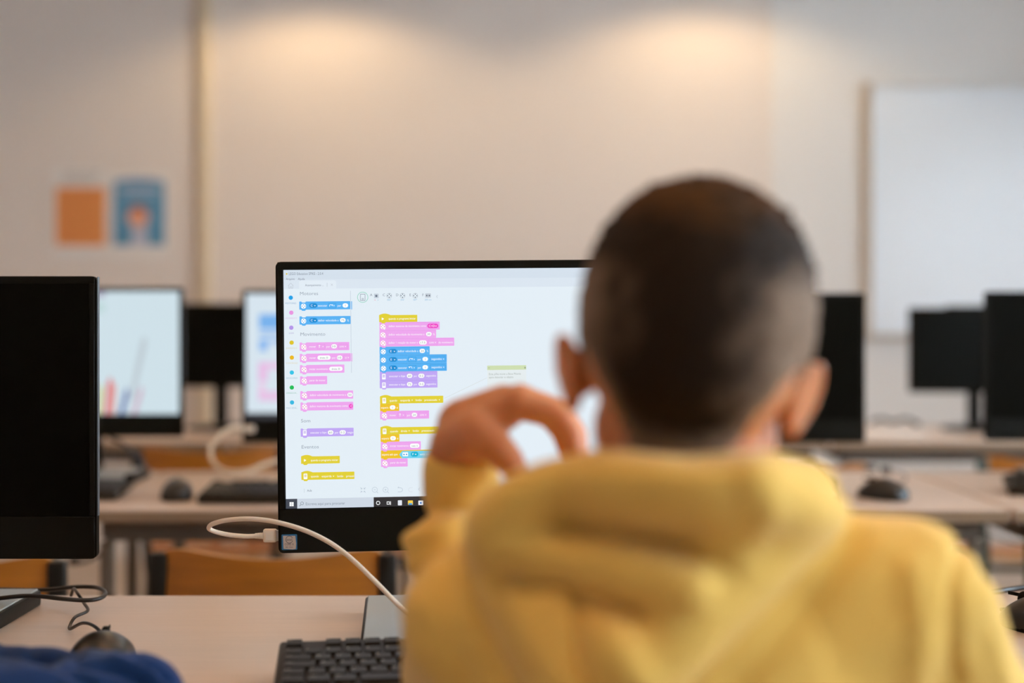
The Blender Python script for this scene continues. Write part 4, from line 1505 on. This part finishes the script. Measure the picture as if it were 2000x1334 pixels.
def seg_dist(p, pts):
    """distance of many 2-D points to a polyline"""
    best = np.full(len(p), 1e9)
    for a, b_ in zip(pts[:-1], pts[1:]):
        a, b_ = np.array(a, float), np.array(b_, float)
        d = b_ - a
        t = np.clip(((p - a) @ d) / max(1e-9, d @ d), 0, 1)
        q = a + t[:, None] * d
        best = np.minimum(best, np.hypot(*(p - q).T))
    return best


def nearest_on(p, pts):
    best = np.full(len(p), 1e9)
    out = p.copy()
    for a, b_ in zip(pts[:-1], pts[1:]):
        a, b_ = np.array(a, float), np.array(b_, float)
        d = b_ - a
        t = np.clip(((p - a) @ d) / max(1e-9, d @ d), 0, 1)
        q = a + t[:, None] * d
        e = np.hypot(*(p - q).T)
        m_ = e < best
        best[m_] = e[m_]
        out[m_] = q[m_]
    return out


def rounded(pts, k_=5):
    n = len(pts)
    out = []
    for i in range(n):
        p0, p1, p2, p3 = (np.array(pts[(i + j) % n], float) for j in (-1, 0, 1, 2))
        for q in range(k_):
            t = q / k_
            out.append(tuple(0.5 * ((2 * p1) + (p2 - p0) * t + (2 * p0 - 5 * p1 + 4 * p2 - p3) * t * t + (3 * p1 - p0 - 3 * p2 + p3) * t ** 3)))
    return out


def inside(p, poly):
    x, y = p[:, 0], p[:, 1]
    r = np.zeros(len(p), bool)
    n = len(poly)
    for i in range(n):
        x0, y0 = poly[i]
        x1, y1 = poly[(i + 1) % n]
        c = ((y0 > y) != (y1 > y)) & (x < (x1 - x0) * (y - y0) / (y1 - y0 + 1e-12) + x0)
        r ^= c
    return r


def to_px(co):
    return np.stack([CX + co[:, 0] * FPX / co[:, 1], HY + (CAMZ - co[:, 2]) * FPX / co[:, 1]], 1)


def smooth_noise(co, f, seed):
    rs = np.random.RandomState(seed)
    out = np.zeros(len(co))
    for i in range(7):
        k = rs.normal(size=3) * f
        out += np.sin(co @ k + rs.uniform(0, 6.28))
    return out / 7


def head_shape(mb, MX, s=1.0):
    """cranium, face and ears; MX puts the head in place: x right, y to the face, z up"""
    R3 = MX.to_3x3().to_4x4()

    def E(c, r, rot=None):
        rr = R3 @ rot.to_matrix().to_4x4() if rot else R3
        mb.ell(MX @ (Vector(c) * s), [q * s for q in r], rr, 28, 18)
    E((0, -0.004, 0.004), (0.0735, 0.092, 0.082))
    E((0, 0.030, -0.022), (0.066, 0.062, 0.075))
    E((0, -0.030, -0.022), (0.066, 0.058, 0.060))
    E((0, 0.048, -0.062), (0.050, 0.044, 0.050))
    E((0, 0.070, -0.092), (0.026, 0.022, 0.020))         # chin
    for q in (-1, 1):
        E((q * 0.040, 0.020, -0.070), (0.020, 0.040, 0.030))   # jaw
        E((q * 0.036, 0.072, -0.038), (0.022, 0.018, 0.018))   # cheek
        E((q * 0.030, 0.084, 0.000), (0.022, 0.010, 0.008))    # brow
        # ear: leaf-shaped plate with a raised rim and lobe
        er = Euler((R(-10), R(q * 14), R(-q * 26)))
        c0 = Vector((q * 0.0765 - (0.006 if q > 0 else 0), -0.006, -0.038))
        E(c0, (0.005, 0.0135, 0.0225), er)
        em = Matrix.Translation(MX @ (c0 * s)) @ R3 @ er.to_matrix().to_4x4()
        rim = []
        for i in range(13):
            t = R(-70 + 290 * i / 12)
            rim.append(em @ Vector((q * 0.004 * s, 0.0135 * s * math.cos(t), 0.0215 * s * math.sin(t))))
        for a, b_ in zip(rim[:-1], rim[1:]):
            mb.cap(a, b_, 0.0032 * s, 0.0032 * s, 8)
        E(c0 + Vector((-q * 0.003, 0.003, -0.021)), (0.0055, 0.007, 0.008), er)
        E(c0 + Vector((-q * 0.009, 0.005, 0)), (0.010, 0.011, 0.017))
    mb.cap(MX @ (Vector((0, 0.090, 0.000)) * s), MX @ (Vector((0, 0.106, -0.034)) * s), 0.0065 * s, 0.0090 * s)   # nose
    for q in (-1, 1):
        E((q * 0.008, 0.096, -0.037), (0.006, 0.008, 0.005))
    E((0, 0.086, -0.062), (0.022, 0.010, 0.006))
    E((0, 0.085, -0.071), (0.019, 0.010, 0.006))


def hand_shape(mb, wrist, fdir, side, s=1.0, curl=0.5):
    """relaxed hand: fdir along the fingers, side towards the thumb"""
    f = Vector(fdir).normalized()
    t = (Vector(side) - f * Vector(side).dot(f)).normalized()
    nrm = f.cross(t).normalized()
    if nrm.z < 0:
        nrm = -nrm
    w = Vector(wrist)
    for i, (off, L) in enumerate(((0.024, 0.062), (0.008, 0.068), (-0.008, 0.063), (-0.023, 0.050))):
        k_ = w + f * 0.075 * s + t * off * s
        mb.cap(w + t * off * 0.5 * s, k_, 0.013 * s, 0.0095 * s)
        p1 = k_ + (f * 0.85 - nrm * 0.35 * curl) * L * 0.48 * s
        p2 = p1 + (f * 0.6 - nrm * 1.0 * curl) * L * 0.32 * s
        p3 = p2 + (f * 0.3 - nrm * 1.1 * curl) * L * 0.26 * s
        mb.chain([k_, p1, p2, p3], [0.0088 * s, 0.0080 * s, 0.0072 * s, 0.0062 * s])
    a = w + f * 0.022 * s + t * 0.016 * s
    b_ = a + (f * 0.6 + t * 0.8) * 0.034 * s
    c_ = b_ + (f * 0.9 + t * 0.25 - nrm * 0.2) * 0.028 * s
    d_ = c_ + (f * 0.95 - nrm * 0.2) * 0.022 * s
    mb.chain([a, b_, c_, d_], [0.014 * s, 0.0110 * s, 0.0090 * s, 0.0075 * s])


def eyes(parent, MX, s=1.0):
    for q in (-1, 1):
        e = MB().ell(MX @ (Vector((q * 0.030, 0.0745, -0.012)) * s), [0.0115 * s] * 3).obj('eye', M['eye'], parent, True)
        MB().ell(MX @ (Vector((q * 0.030, 0.0842, -0.012)) * s), [0.0052 * s, 0.0028 * s, 0.0052 * s], MX.to_3x3().to_4x4()).obj('iris', M['iris'], e, True)
    for q in (-1, 1):
        MB().tube([MX @ (Vector((q * x_, y_, z_)) * s) for (x_, y_, z_) in ((0.014, 0.0945, 0.006), (0.030, 0.0925, 0.010), (0.044, 0.083, 0.006))], [0.002, 0.003, 0.0015], 8, smooth=4).obj('eyebrow', M['brow'], parent, True)
    MB().ell(MX @ (Vector((0, 0.0945, -0.0665)) * s), [0.020 * s, 0.004 * s, 0.006 * s], MX.to_3x3().to_4x4()).obj('lips', M['lip'], parent, True)


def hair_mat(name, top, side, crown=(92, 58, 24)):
    m, nt, b = new_mat(name)
    b.inputs['Roughness'].default_value = 0.75
    b.inputs['Specular IOR Level'].default_value = 0.2
    a = nt.nodes.new('ShaderNodeVertexColor')
    a.layer_name = 'length'  # carries the colour tone: cropped fade plus painted light
    tc = nt.nodes.new('ShaderNodeTexCoord')
    n = nt.nodes.new('ShaderNodeTexNoise')
    n.inputs['Scale'].default_value = 46
    n.inputs['Detail'].default_value = 5
    nt.links.new(tc.outputs['Object'], n.inputs['Vector'])
    add = nt.nodes.new('ShaderNodeMath')
    add.operation = 'MULTIPLY_ADD'
    add.inputs[1].default_value = 0.5
    nt.links.new(n.outputs['Fac'], add.inputs[0])
    sub = nt.nodes.new('ShaderNodeMath')
    sub.operation = 'SUBTRACT'
    sub.inputs[1].default_value = 0.25
    nt.links.new(a.outputs['Color'], sub.inputs[0])
    nt.links.new(sub.outputs[0], add.inputs[2])
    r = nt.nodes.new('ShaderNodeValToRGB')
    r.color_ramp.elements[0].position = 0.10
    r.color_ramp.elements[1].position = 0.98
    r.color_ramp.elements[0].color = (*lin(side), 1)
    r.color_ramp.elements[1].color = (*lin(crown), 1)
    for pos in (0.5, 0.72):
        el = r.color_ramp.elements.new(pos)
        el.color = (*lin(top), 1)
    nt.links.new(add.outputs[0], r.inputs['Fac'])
    nt.links.new(r.outputs['Color'], b.inputs['Base Color'])
    n2 = nt.nodes.new('ShaderNodeTexNoise')
    n2.inputs['Scale'].default_value = 420
    nt.links.new(tc.outputs['Object'], n2.inputs['Vector'])
    bp = nt.nodes.new('ShaderNodeBump')
    bp.inputs['Strength'].default_value = 0.6
    bp.inputs['Distance'].default_value = 0.002
    nt.links.new(n2.outputs['Fac'], bp.inputs['Height'])
    nt.links.new(bp.outputs['Normal'], b.inputs['Normal'])
    return m


def make_hair(parent, MX, s, top, side, nstrand=4500, seed=3):
    """cropped hair: a thin cap over the cranium, longer on the crown, plus short standing strands"""
    vs_, fs, ln = [], [], []
    nu, nv = 96, 60
    rs = np.random.RandomState(seed)
    keep = {}
    c0 = Vector((0, -0.004, 0.004))
    blobs = [((0, -0.004, 0.004), (0.0735, 0.092, 0.082)), ((0, 0.030, -0.022), (0.066, 0.062, 0.075)), ((0, -0.030, -0.022), (0.066, 0.058, 0.060)), ((0, -0.022, -0.085), (0.050, 0.050, 0.075))]

    def radius(d):
        best = 0
        for (c, r) in blobs:
            o_ = Vector([(c0[i] - c[i]) / r[i] for i in range(3)])
            q = Vector([d[i] / r[i] for i in range(3)])
            A, B, C = q.dot(q), 2 * o_.dot(q), o_.dot(o_) - 1
            D = B * B - 4 * A * C
            if D > 0:
                best = max(best, (-B + math.sqrt(D)) / (2 * A))
        return best
    dirs = []
    for i in range(nv + 1):
        th = math.pi * 0.86 * i / nv
        for j in range(nu):
            a = 2 * math.pi * j / nu
            d = Vector((math.sin(th) * math.sin(a), math.sin(th) * math.cos(a), math.cos(th)))
            p = c0 + d * radius(d)
            # hairline: high at the forehead, round the ears, low on the nape
            fwd = p.y
            side_ = abs(p.x)
            if fwd > 0.055:
                lim = 0.030 + (fwd - 0.055) * 0.7
            elif fwd > 0.012:
                lim = -0.018 + (fwd - 0.012) * 1.1
            elif fwd > -0.022:
                lim = -0.018 if fwd > -0.006 else -0.046
            else:
                lim = -0.084 + 1.5 * max(0, side_ - 0.026)
            f_ = (p.z - lim)
            length = 0.0016 + 0.0050 * min(1, max(0, (p.z - 0.02) / 0.05)) + 0.0012 * min(1, max(0, f_ / 0.02))
            if f_ < 0:
                length = -0.0035
            length += (0.0006 + 0.0009 * min(1, max(0, p.z / 0.06))) * rs.normal() if f_ > 0 else 0
            q = c0 + d * (radius(d) + length)
            vs_.append(tuple(MX @ (q * s)))
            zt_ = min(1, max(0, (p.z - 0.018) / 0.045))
            tone = (0.12 + 0.46 * max(0.0, 1 - (abs(p.x + 0.008) / 0.062) ** 2)) * (1 - zt_) + zt_ * 0.86  # fade showing skin, with window-lit sides and brown top highlight painted in
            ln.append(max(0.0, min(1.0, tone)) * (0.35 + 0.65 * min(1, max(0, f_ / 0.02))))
            dirs.append((p, d, f_))
    for i in range(nv):
        for j in range(nu):
            a, b_ = i * nu + j, i * nu + (j + 1) % nu
            if max(dirs[a][2], dirs[b_][2], dirs[a + nu][2], dirs[b_ + nu][2]) > 0:
                fs.append((a, b_, b_ + nu, a + nu))
    me = bpy.data.meshes.new('hair')
    me.from_pydata(vs_, [], fs)
    at = me.color_attributes.new('length', 'FLOAT_COLOR', 'POINT')
    at.data.foreach_set('color', [x for c in ln for x in (c, c, c, 1)])
    hm = hair_mat('cropped_hair', top, side)
    me.materials.append(hm)
    me.polygons.foreach_set('use_smooth', [True] * len(me.polygons))
    me.update()
    h = place('hair', me, parent)
    # strands
    mb = MB()
    tones = []
    cand = [k_ for k_ in range(len(dirs)) if dirs[k_][2] > 0.004]
    R3 = MX.to_3x3()
    for _ in range(nstrand):
        k_ = cand[rs.randint(len(cand))]
        p, d, f_ = dirs[k_]
        dd = (d + Vector(rs.normal(size=3)) * 0.09).normalized()
        base = c0 + dd * (radius(dd) - 0.001)
        L = 0.003 + 0.0075 * min(1, max(0, (base.z - 0.02) / 0.05)) * rs.uniform(0.6, 1.2)
        grow_d = (dd * 0.9 + Vector((0, 0.45, 0.1)) + Vector(rs.normal(size=3)) * 0.28).normalized()
        tip_ = base + grow_d * (L + 0.002)
        u = grow_d.orthogonal().normalized() * 0.0005
        w = grow_d.cross(u)
        mb.add([MX @ (q * s) for q in (base + u, base - u * 0.5 + w * 0.87, base - u * 0.5 - w * 0.87, tip_)], [(0, 1, 3), (1, 2, 3), (2, 0, 3)])
        tones += [ln[k_]] * 4
    sm = mb.mesh('strands', hm, fix=False)
    at = sm.color_attributes.new('length', 'FLOAT_COLOR', 'POINT')
    at.data.foreach_set('color', [x for c in tones for x in (c, c, c, 1)])
    so_ = place('strands', sm, h)
    so_['kind'] = 'stuff'
    return h


def seated_person(J, label, cloth, hair, sleeve_mod=None, cloth_name='sweatshirt', fine=0.0028):
    """J: joints of the pose in metres"""
    s = J.get('s', 1.0)
    HX = J['head']
    b = MB()
    head_shape(b, HX, s)
    nb = Vector(J['neck'])
    b.cap(HX @ (Vector((0, -0.018, -0.050)) * s), nb, 0.047 * s, 0.049 * s)
    ch, ab, pv = Vector(J['chest']), Vector(J['belly']), Vector(J['pelvis'])
    b.ell(ch, (0.118 * s, 0.074 * s, 0.125 * s)).ell(ab, (0.105 * s, 0.075 * s, 0.14 * s)).ell(pv, (0.120 * s, 0.095 * s, 0.085 * s))
    b.cap(nb, ch + Vector((0, 0, 0.05)), 0.05 * s, 0.06 * s)
    for q in ('l', 'r'):
        sh, el, wr = Vector(J['sh_' + q]), Vector(J['el_' + q]), Vector(J['wr_' + q])
        b.cap(nb - Vector((0, 0, 0.03)), sh, 0.040 * s, 0.036 * s)
        b.chain([sh, el, wr], [0.036 * s, 0.029 * s, 0.0215 * s])
        hp, kn, an = Vector(J['hip_' + q]), Vector(J['kn_' + q]), Vector(J['an_' + q])
        b.chain([hp, kn], [0.066 * s, 0.046 * s]).chain([kn, an], [0.043 * s, 0.030 * s])
        b.cap(an + Vector((0, -0.01, -0.02)), an + Vector((0, 0.11, -0.035)), 0.030 * s, 0.022 * s)
        if J.get('hand_' + q):
            J['hand_' + q](b)
        else:
            hand_shape(b, wr, *J['hd_' + q], s)
    body = place('person', grow(b, 'person', fine, 4, [M['skin']]))
    tag(body, label, 'person')
    eyes(body, HX, s)
    make_hair(body, HX, s, *hair)
    # top
    c = MB()
    e = 0.017
    c.ell(ch + Vector((0, 0, -0.005)), (0.130 * s + e, 0.080 * s + e, 0.135 * s + e)).ell(ab, (0.120 * s + e, 0.085 * s + e, 0.15 * s + e))
    c.ell(pv + Vector((0, 0, 0.03)), (0.128 * s + e, 0.100 * s + e, 0.07 * s + e))
    for q in ('l', 'r'):
        sh, el, wr = Vector(J['sh_' + q]), Vector(J['el_' + q]), Vector(J['wr_' + q])
        c.cap(nb - Vector((0, 0, 0.038)), sh, 0.044 * s + e * 0.6, 0.040 * s + e)
        c.cap(ch + Vector((0, 0, 0.02)), sh, 0.07 * s + e, 0.046 * s + e * 0.7)
        c.chain([sh, el], [0.040 * s + e, 0.035 * s + e * 0.8])
        cu = J.get('cuff_' + q, 0.94)
        end = el + (wr - el) * cu
        c.cap(el, end, J.get('re_' + q, 0.033 * s + e * 0.8), J.get('rw_' + q, 0.0245 * s + e * 0.35))
    if sleeve_mod:
        sleeve_mod(c)
    top = place(cloth_name, grow(c, cloth_name, 0.0045, 8, [cloth], J.get('folds')), body)
    # cuffs
    for q in ('l', 'r'):
        el, wr = Vector(J['el_' + q]), Vector(J['wr_' + q])
        cu = J.get('cuff_' + q, 0.94)
        a, d = el + (wr - el) * (cu - 0.12), (wr - el).normalized()
        r_ = J.get('rw_' + q, 0.0245 * s + e * 0.35) + 0.0015
        cf = MB().tube([a, a + d * 0.012, a + d * 0.030, a + d * 0.042, a + d * 0.045, a + d * 0.038], [r_, r_ + 0.002, r_ + 0.002, r_, r_ - 0.004, r_ - 0.006], 24, smooth=3, caps=False)
        if not J.get('nocuff_' + q):
            cf.obj('cuff', cloth, top, True)
    # trousers and shoes
    t = MB()
    t.ell(pv, (0.132 * s, 0.108 * s, 0.095 * s))
    for q in ('l', 'r'):
        hp, kn, an = Vector(J['hip_' + q]), Vector(J['kn_' + q]), Vector(J['an_' + q])
        t.chain([hp, kn, an + Vector((0, 0, 0.02))], [0.080 * s, 0.060 * s, 0.048 * s])
    place('trousers', grow(t, 'trousers', 0.006, 6, [M['jeans']]), body)
    for q in ('l', 'r'):
        an = Vector(J['an_' + q])
        z0 = 0.012
        sh_ = MB()
        sh_.cap((an.x, an.y - 0.02, 0.045), (an.x, an.y + 0.13, 0.036), 0.036, 0.030)
        sh_.cap((an.x, an.y - 0.01, 0.05), (an.x, an.y, 0.09), 0.036, 0.036)
        shoe = place('shoe', grow(sh_, 'shoe', 0.005, 3, [M['shoe']]), body)
        MB().rbox((an.x, an.y + 0.055, 0.008), (0.072, 0.22, 0.015), 0.006, 2).obj('sole', M['paper'], shoe)
    return body, top


M['brow'] = mat('eyebrow_hair', (48, 32, 20), 0.8)

# ---------------------------------------------------------------- the boy in the yellow hoodie
HC = P(1360, 634, 0.92)
HMX = Matrix.Translation(HC) @ Matrix.Rotation(R(-10), 4, 'Z') @ Matrix.Rotation(R(6.5), 4, 'Y') @ Matrix.Rotation(R(-6), 4, 'X')
DH = 1.10


def boy_left_hand(b):
    S = 1.0
    wr = P(888, 872, DH)
    b.cap(P(882, 930, DH + 0.01), wr, 0.021, 0.020)
    rows_ = [(-0.026, 0, 0), (-0.009, 3, -8), (0.008, 6, -8), (0.024, -4, 4)]
    for i, (dy, ox, oy) in enumerate(rows_):
        D = DH + dy
        mcp = P(1012 + ox, 788 + oy, D)
        b.cap(P(900, 858, D * 0.4 + DH * 0.6), mcp, 0.0185, 0.0125 if i else 0.0128)
        b.cap(P(905, 830, DH), P(985, 790, DH), 0.021, 0.016)
        sh = (1, 1.06, 1.0, 0.86)[i]
        p1 = P(1012 + ox + 74 * sh, 788 + oy + 22 * sh, D)
        p2 = P(1012 + ox + 104 * sh, 788 + oy + 62 * sh, D - 0.002)
        p3 = P(1012 + ox + 112 * sh, 788 + oy + 100 * sh, D - 0.004)
        b.chain([mcp, p1, p2, p3], [0.0115, 0.0095, 0.0086, 0.0068])
        # nail side bulge at the tip
        b.ell(p3, (0.0066, 0.0066, 0.0082))
    # thumb, nearest to the viewer
    D = DH - 0.030
    b.chain([P(892, 868, DH - 0.008), P(930, 846, D), P(968, 872, D - 0.004), P(996, 902, D - 0.004), P(1012, 924, D - 0.002)], [0.021, 0.0185, 0.0135, 0.0115, 0.0085])


HCO = [(935, 1000), (975, 958), (1045, 925), (1110, 908), (1180, 896), (1270, 902), (1360, 910), (1450, 902), (1515, 902), (1575, 932), (1622, 970), (1643, 1000), (1622, 1040), (1560, 1105), (1490, 1180), (1420, 1250),
       (1350, 1322), (1270, 1400), (1180, 1450), (1100, 1430), (1045, 1360), (990, 1260), (950, 1170), (925, 1090), (922, 1030)]


def hoodie_folds(co, no):
    px = to_px(co)
    h = smooth_noise(co, 26, 5) * 0.0022 + smooth_noise(co, 60, 6) * 0.0006
    # right shoulder seam and sleeve drape
    for line, w, a in (([(1880, 1060), (1862, 1150), (1868, 1334)], 14, -0.005), ([(1780, 1110), (1800, 1250), (1790, 1400)], 26, 0.004), ([(1930, 1160), (1960, 1334)], 22, 0.004),
                       ([(820, 1180), (900, 1220), (950, 1330)], 30, 0.004), ([(870, 1090), (880, 1200), (920, 1334)], 22, -0.004), ([(1660, 1060), (1560, 1200), (1440, 1334)], 34, -0.005)):
        near = (co[:, 1] < 1.02)
        h += near * a * np.exp(-(seg_dist(px, line) / w) ** 2)
    # rings of slack cloth on the raised forearm
    fore = (px[:, 0] < 985) & (co[:, 1] > 1.03) & (co[:, 2] > 0.80)
    h += fore * 0.0035 * np.sin((px[:, 1] + 0.35 * px[:, 0]) / 11.0) * np.exp(-((px[:, 1] - 1035) / 60.0) ** 2)
    return co + no * h[:, None]


def hoodie_extra(c):
    # soft roll of the hood standing round the neck
    nc = P(1352, 962, 0.90)
    pts_ = []
    for i in range(17):
        t = 2 * math.pi * i / 16
        pts_.append(Vector((nc.x + 0.076 * math.sin(t), nc.y + 0.012 - 0.068 * math.cos(t), nc.z + 0.004 + 0.006 * math.cos(t) - 0.006 * (1 - math.cos(t)))))
    for a, b_ in zip(pts_[:-1], pts_[1:]):
        c.cap(a, b_, 0.021, 0.021, 12)
    # slack of the sleeve at the bent left elbow
    c.ell(P(838, 1052, 1.09), (0.016, 0.022, 0.014))
    c.ell(P(868, 1075, 1.08), (0.032, 0.034, 0.032))


BX = 0.113
boyJ = dict(s=1.0, head=HMX, neck=(BX + 0.002, 0.912, 0.958), chest=(BX, 0.925, 0.825), belly=(BX, 0.915, 0.64), pelvis=(BX, 0.89, 0.525),
            sh_l=(-0.016, 0.945, 0.888), el_l=(-0.040, 1.160, 0.795), wr_l=tuple(P(898, 888, DH)), cuff_l=0.90, re_l=0.036, rw_l=0.026,
            sh_r=(0.250, 0.925, 0.905), el_r=(0.338, 1.01, 0.785), wr_r=(0.300, 1.215, 0.768),
            hd_r=((-0.05, 1, -0.03), (-1, -0.05, 0)), hand_l=boy_left_hand,
            hip_l=(BX - 0.07, 0.90, 0.515), hip_r=(BX + 0.07, 0.90, 0.515), kn_l=(BX - 0.10, 1.235, 0.52), kn_r=(BX + 0.10, 1.235, 0.52),
            an_l=(BX - 0.10, 1.20, 0.10), an_r=(BX + 0.10, 1.22, 0.10), folds=hoodie_folds)
boy, hoodie = seated_person(boyJ, 'boy in a yellow hoodie seen from behind, left hand raised near his face', M['hoodie'],
                            ((36, 23, 11), (138, 114, 94)), hoodie_extra, 'hoodie', 0.0026)


def hood_sheet():
    """the hood lying on the back: a thick soft pouch with folds"""
    D = 0.80
    k_ = D / FPX
    step = 0.0028 / k_
    xs = np.arange(900, 1665, step)
    ys = np.arange(860, 1470, step)
    gx, gy = np.meshgrid(xs, ys)
    p = np.stack([gx.ravel(), gy.ravel()], 1)
    OUT = rounded(HCO)
    ins = inside(p, OUT)
    s_ = seg_dist(p, OUT + [OUT[0]])
    s_ = np.where(ins, s_, -s_)
    # rounded rim, then a fairly level pouch
    t = np.clip(s_ / 40.0, 0, 1)
    t2 = np.clip(s_ / 150.0, 0, 1)
    h = 0.026 * np.sqrt(1 - (1 - t) ** 2) + 0.024 * (1 - (1 - t2) ** 2) - 0.012
    g_ = lambda line, w: np.exp(-(seg_dist(p, line) / w) ** 2)
    h += 0.015 * g_([(955, 1075), (1060, 1082), (1180, 1092), (1290, 1125), (1350, 1150)], 36)       # main lip
    h -= 0.023 * g_([(1120, 1015), (1230, 1035), (1330, 1060)], 52)                                     # hollow above it
    h += 0.009 * g_([(1010, 940), (1130, 915), (1250, 915), (1370, 935), (1500, 920)], 30)               # standing rim
    h -= 0.014 * g_([(1010, 1130), (1090, 1140)], 34)
    h -= 0.022 * g_([(1140, 1170), (1185, 1185), (1250, 1200)], 34)                                     # pocket below the lip
    h += 0.007 * g_([(1190, 1250), (1240, 1330)], 36)
    h -= 0.010 * g_([(1130, 1190), (1140, 1280), (1180, 1400)], 22)
    h += 0.007 * g_([(1010, 1180), (1060, 1270), (1120, 1370)], 24)
    h += 0.003 * g_([(1590, 1010), (1480, 1120), (1380, 1220), (1280, 1320)], 30)                       # piped edge
    h += 0.006 * g_([(1470, 930), (1500, 990), (1440, 1080)], 30)
    X = (p[:, 0] - CX) * k_
    Z = CAMZ - (p[:, 1] - HY) * k_
    edge = nearest_on(p, OUT + [OUT[0]])
    pe = np.where((s_ < 0)[:, None], edge, p)          # the skirt hangs straight in from the outline
    X = (pe[:, 0] - CX) * k_
    Z = CAMZ - (pe[:, 1] - HY) * k_
    # rest the hood on the back of the hoodie
    from mathutils.bvhtree import BVHTree
    hm = hoodie.data
    bvh = BVHTree.FromPolygons([v.co for v in hm.vertices], [tuple(f.vertices) for f in hm.polygons])
    eye_ = Vector((0, 0, CAMZ))
    base = np.full(len(p), np.nan)
    for i in np.nonzero(s_ > -34)[0]:
        hit = bvh.ray_cast(eye_, Vector((X[i] / D, 1.0, (Z[i] - CAMZ) / D)).normalized())
        if hit[0] is not None and hit[0].y < 0.93:
            base[i] = hit[0].y
    base = base.reshape(gx.shape)
    known = ~np.isnan(base)
    base[~known] = 0.86
    for _ in range(60):
        pad = np.pad(base, 1, mode='edge')
        avg = (pad[:-2, 1:-1] + pad[2:, 1:-1] + pad[1:-1, :-2] + pad[1:-1, 2:]) / 4
        base = np.where(known, 0.5 * base + 0.5 * avg, avg)
    base = base.ravel()
    h = np.where(s_ < 0, -0.012 + s_ * 0.0012, h)
    Y = base - h
    co = np.stack([X * Y / D, Y, CAMZ + (Z - CAMZ) * Y / D], 1)
    co[:, 1] -= smooth_noise(co, 40, 9) * 0.0012
    okv = s_ > -24
    ny, nx = gx.shape
    ids = -np.ones(len(p), int)
    ids[okv] = np.arange(okv.sum())
    fs = []
    I = ids.reshape(ny, nx)
    for i in range(ny - 1):
        for j in range(nx - 1):
            q = (I[i, j], I[i, j + 1], I[i + 1, j + 1], I[i + 1, j])
            if min(q) >= 0:
                fs.append(q)
    me = bpy.data.meshes.new('hood')
    me.from_pydata([tuple(v) for v in co[okv]], [], fs)
    me.materials.append(M['hoodie'])
    me.polygons.foreach_set('use_smooth', [True] * len(me.polygons))
    o_ = place('hood', me, hoodie)
    sd = o_.modifiers.new('thickness', 'SOLIDIFY')
    sd.thickness = 0.006
    sd.offset = -1
    return o_


hood_sheet()

# ---------------------------------------------------------------- the neighbour in blue, only an arm in view
NX = -0.72
nHM = Matrix.Translation((NX + 0.02, 0.93, 1.035)) @ Matrix.Rotation(R(8), 4, 'Z') @ Matrix.Rotation(R(-18), 4, 'X')


def blue_folds(co, no):
    h = smooth_noise(co, 30, 11) * 0.002
    px = to_px(co)
    v = (co[:, 1] > 0.98) & (px[:, 0] > -80)
    for line, w, a in (([(150, 1290), (230, 1310), (300, 1345)], 10, -0.006), ([(60, 1275), (130, 1300), (180, 1345)], 12, -0.005), ([(220, 1285), (300, 1320)], 9, 0.004), ([(0, 1272), (70, 1285), (150, 1272)], 9, -0.005), ([(265, 1285), (330, 1330)], 7, -0.004)):
        h += v * a * np.exp(-(seg_dist(px, line) / w) ** 2)
    return co + no * h[:, None]


bluJ = dict(s=0.94, head=nHM, neck=(NX, 0.90, 0.905), chest=(NX, 0.90, 0.785), belly=(NX, 0.88, 0.61), pelvis=(NX, 0.86, 0.515),
            sh_r=(NX + 0.135, 0.88, 0.800), el_r=(-0.312, 1.165, 0.771), wr_r=(-0.50, 1.285, 0.772), hd_r=((-0.9, 0.4, -0.05), (0.3, 1, 0)),
            sh_l=(NX - 0.135, 0.90, 0.845), el_l=(NX - 0.24, 1.13, 0.79), wr_l=(NX - 0.10, 1.30, 0.772), hd_l=((0.7, 0.5, -0.05), (-0.5, 1, 0)),
            hip_l=(NX - 0.07, 0.87, 0.505), hip_r=(NX + 0.07, 0.87, 0.505), kn_l=(NX - 0.10, 1.20, 0.515), kn_r=(NX + 0.10, 1.20, 0.515),
            an_l=(NX - 0.10, 1.18, 0.10), an_r=(NX + 0.10, 1.18, 0.10), folds=blue_folds)
seated_person(bluJ, 'pupil in a blue sweatshirt leaning an elbow on the desk corner', M['blue'], ((46, 30, 18), (90, 70, 54), 2500, 8), None, 'sweatshirt', 0.0035)

chair(BX, 0.90, 0, 'plywood chair under the boy in the yellow hoodie', 'black', 0.0)
chair(NX, 0.87, 0, 'plywood chair under the pupil in blue', 'black', 0.0)
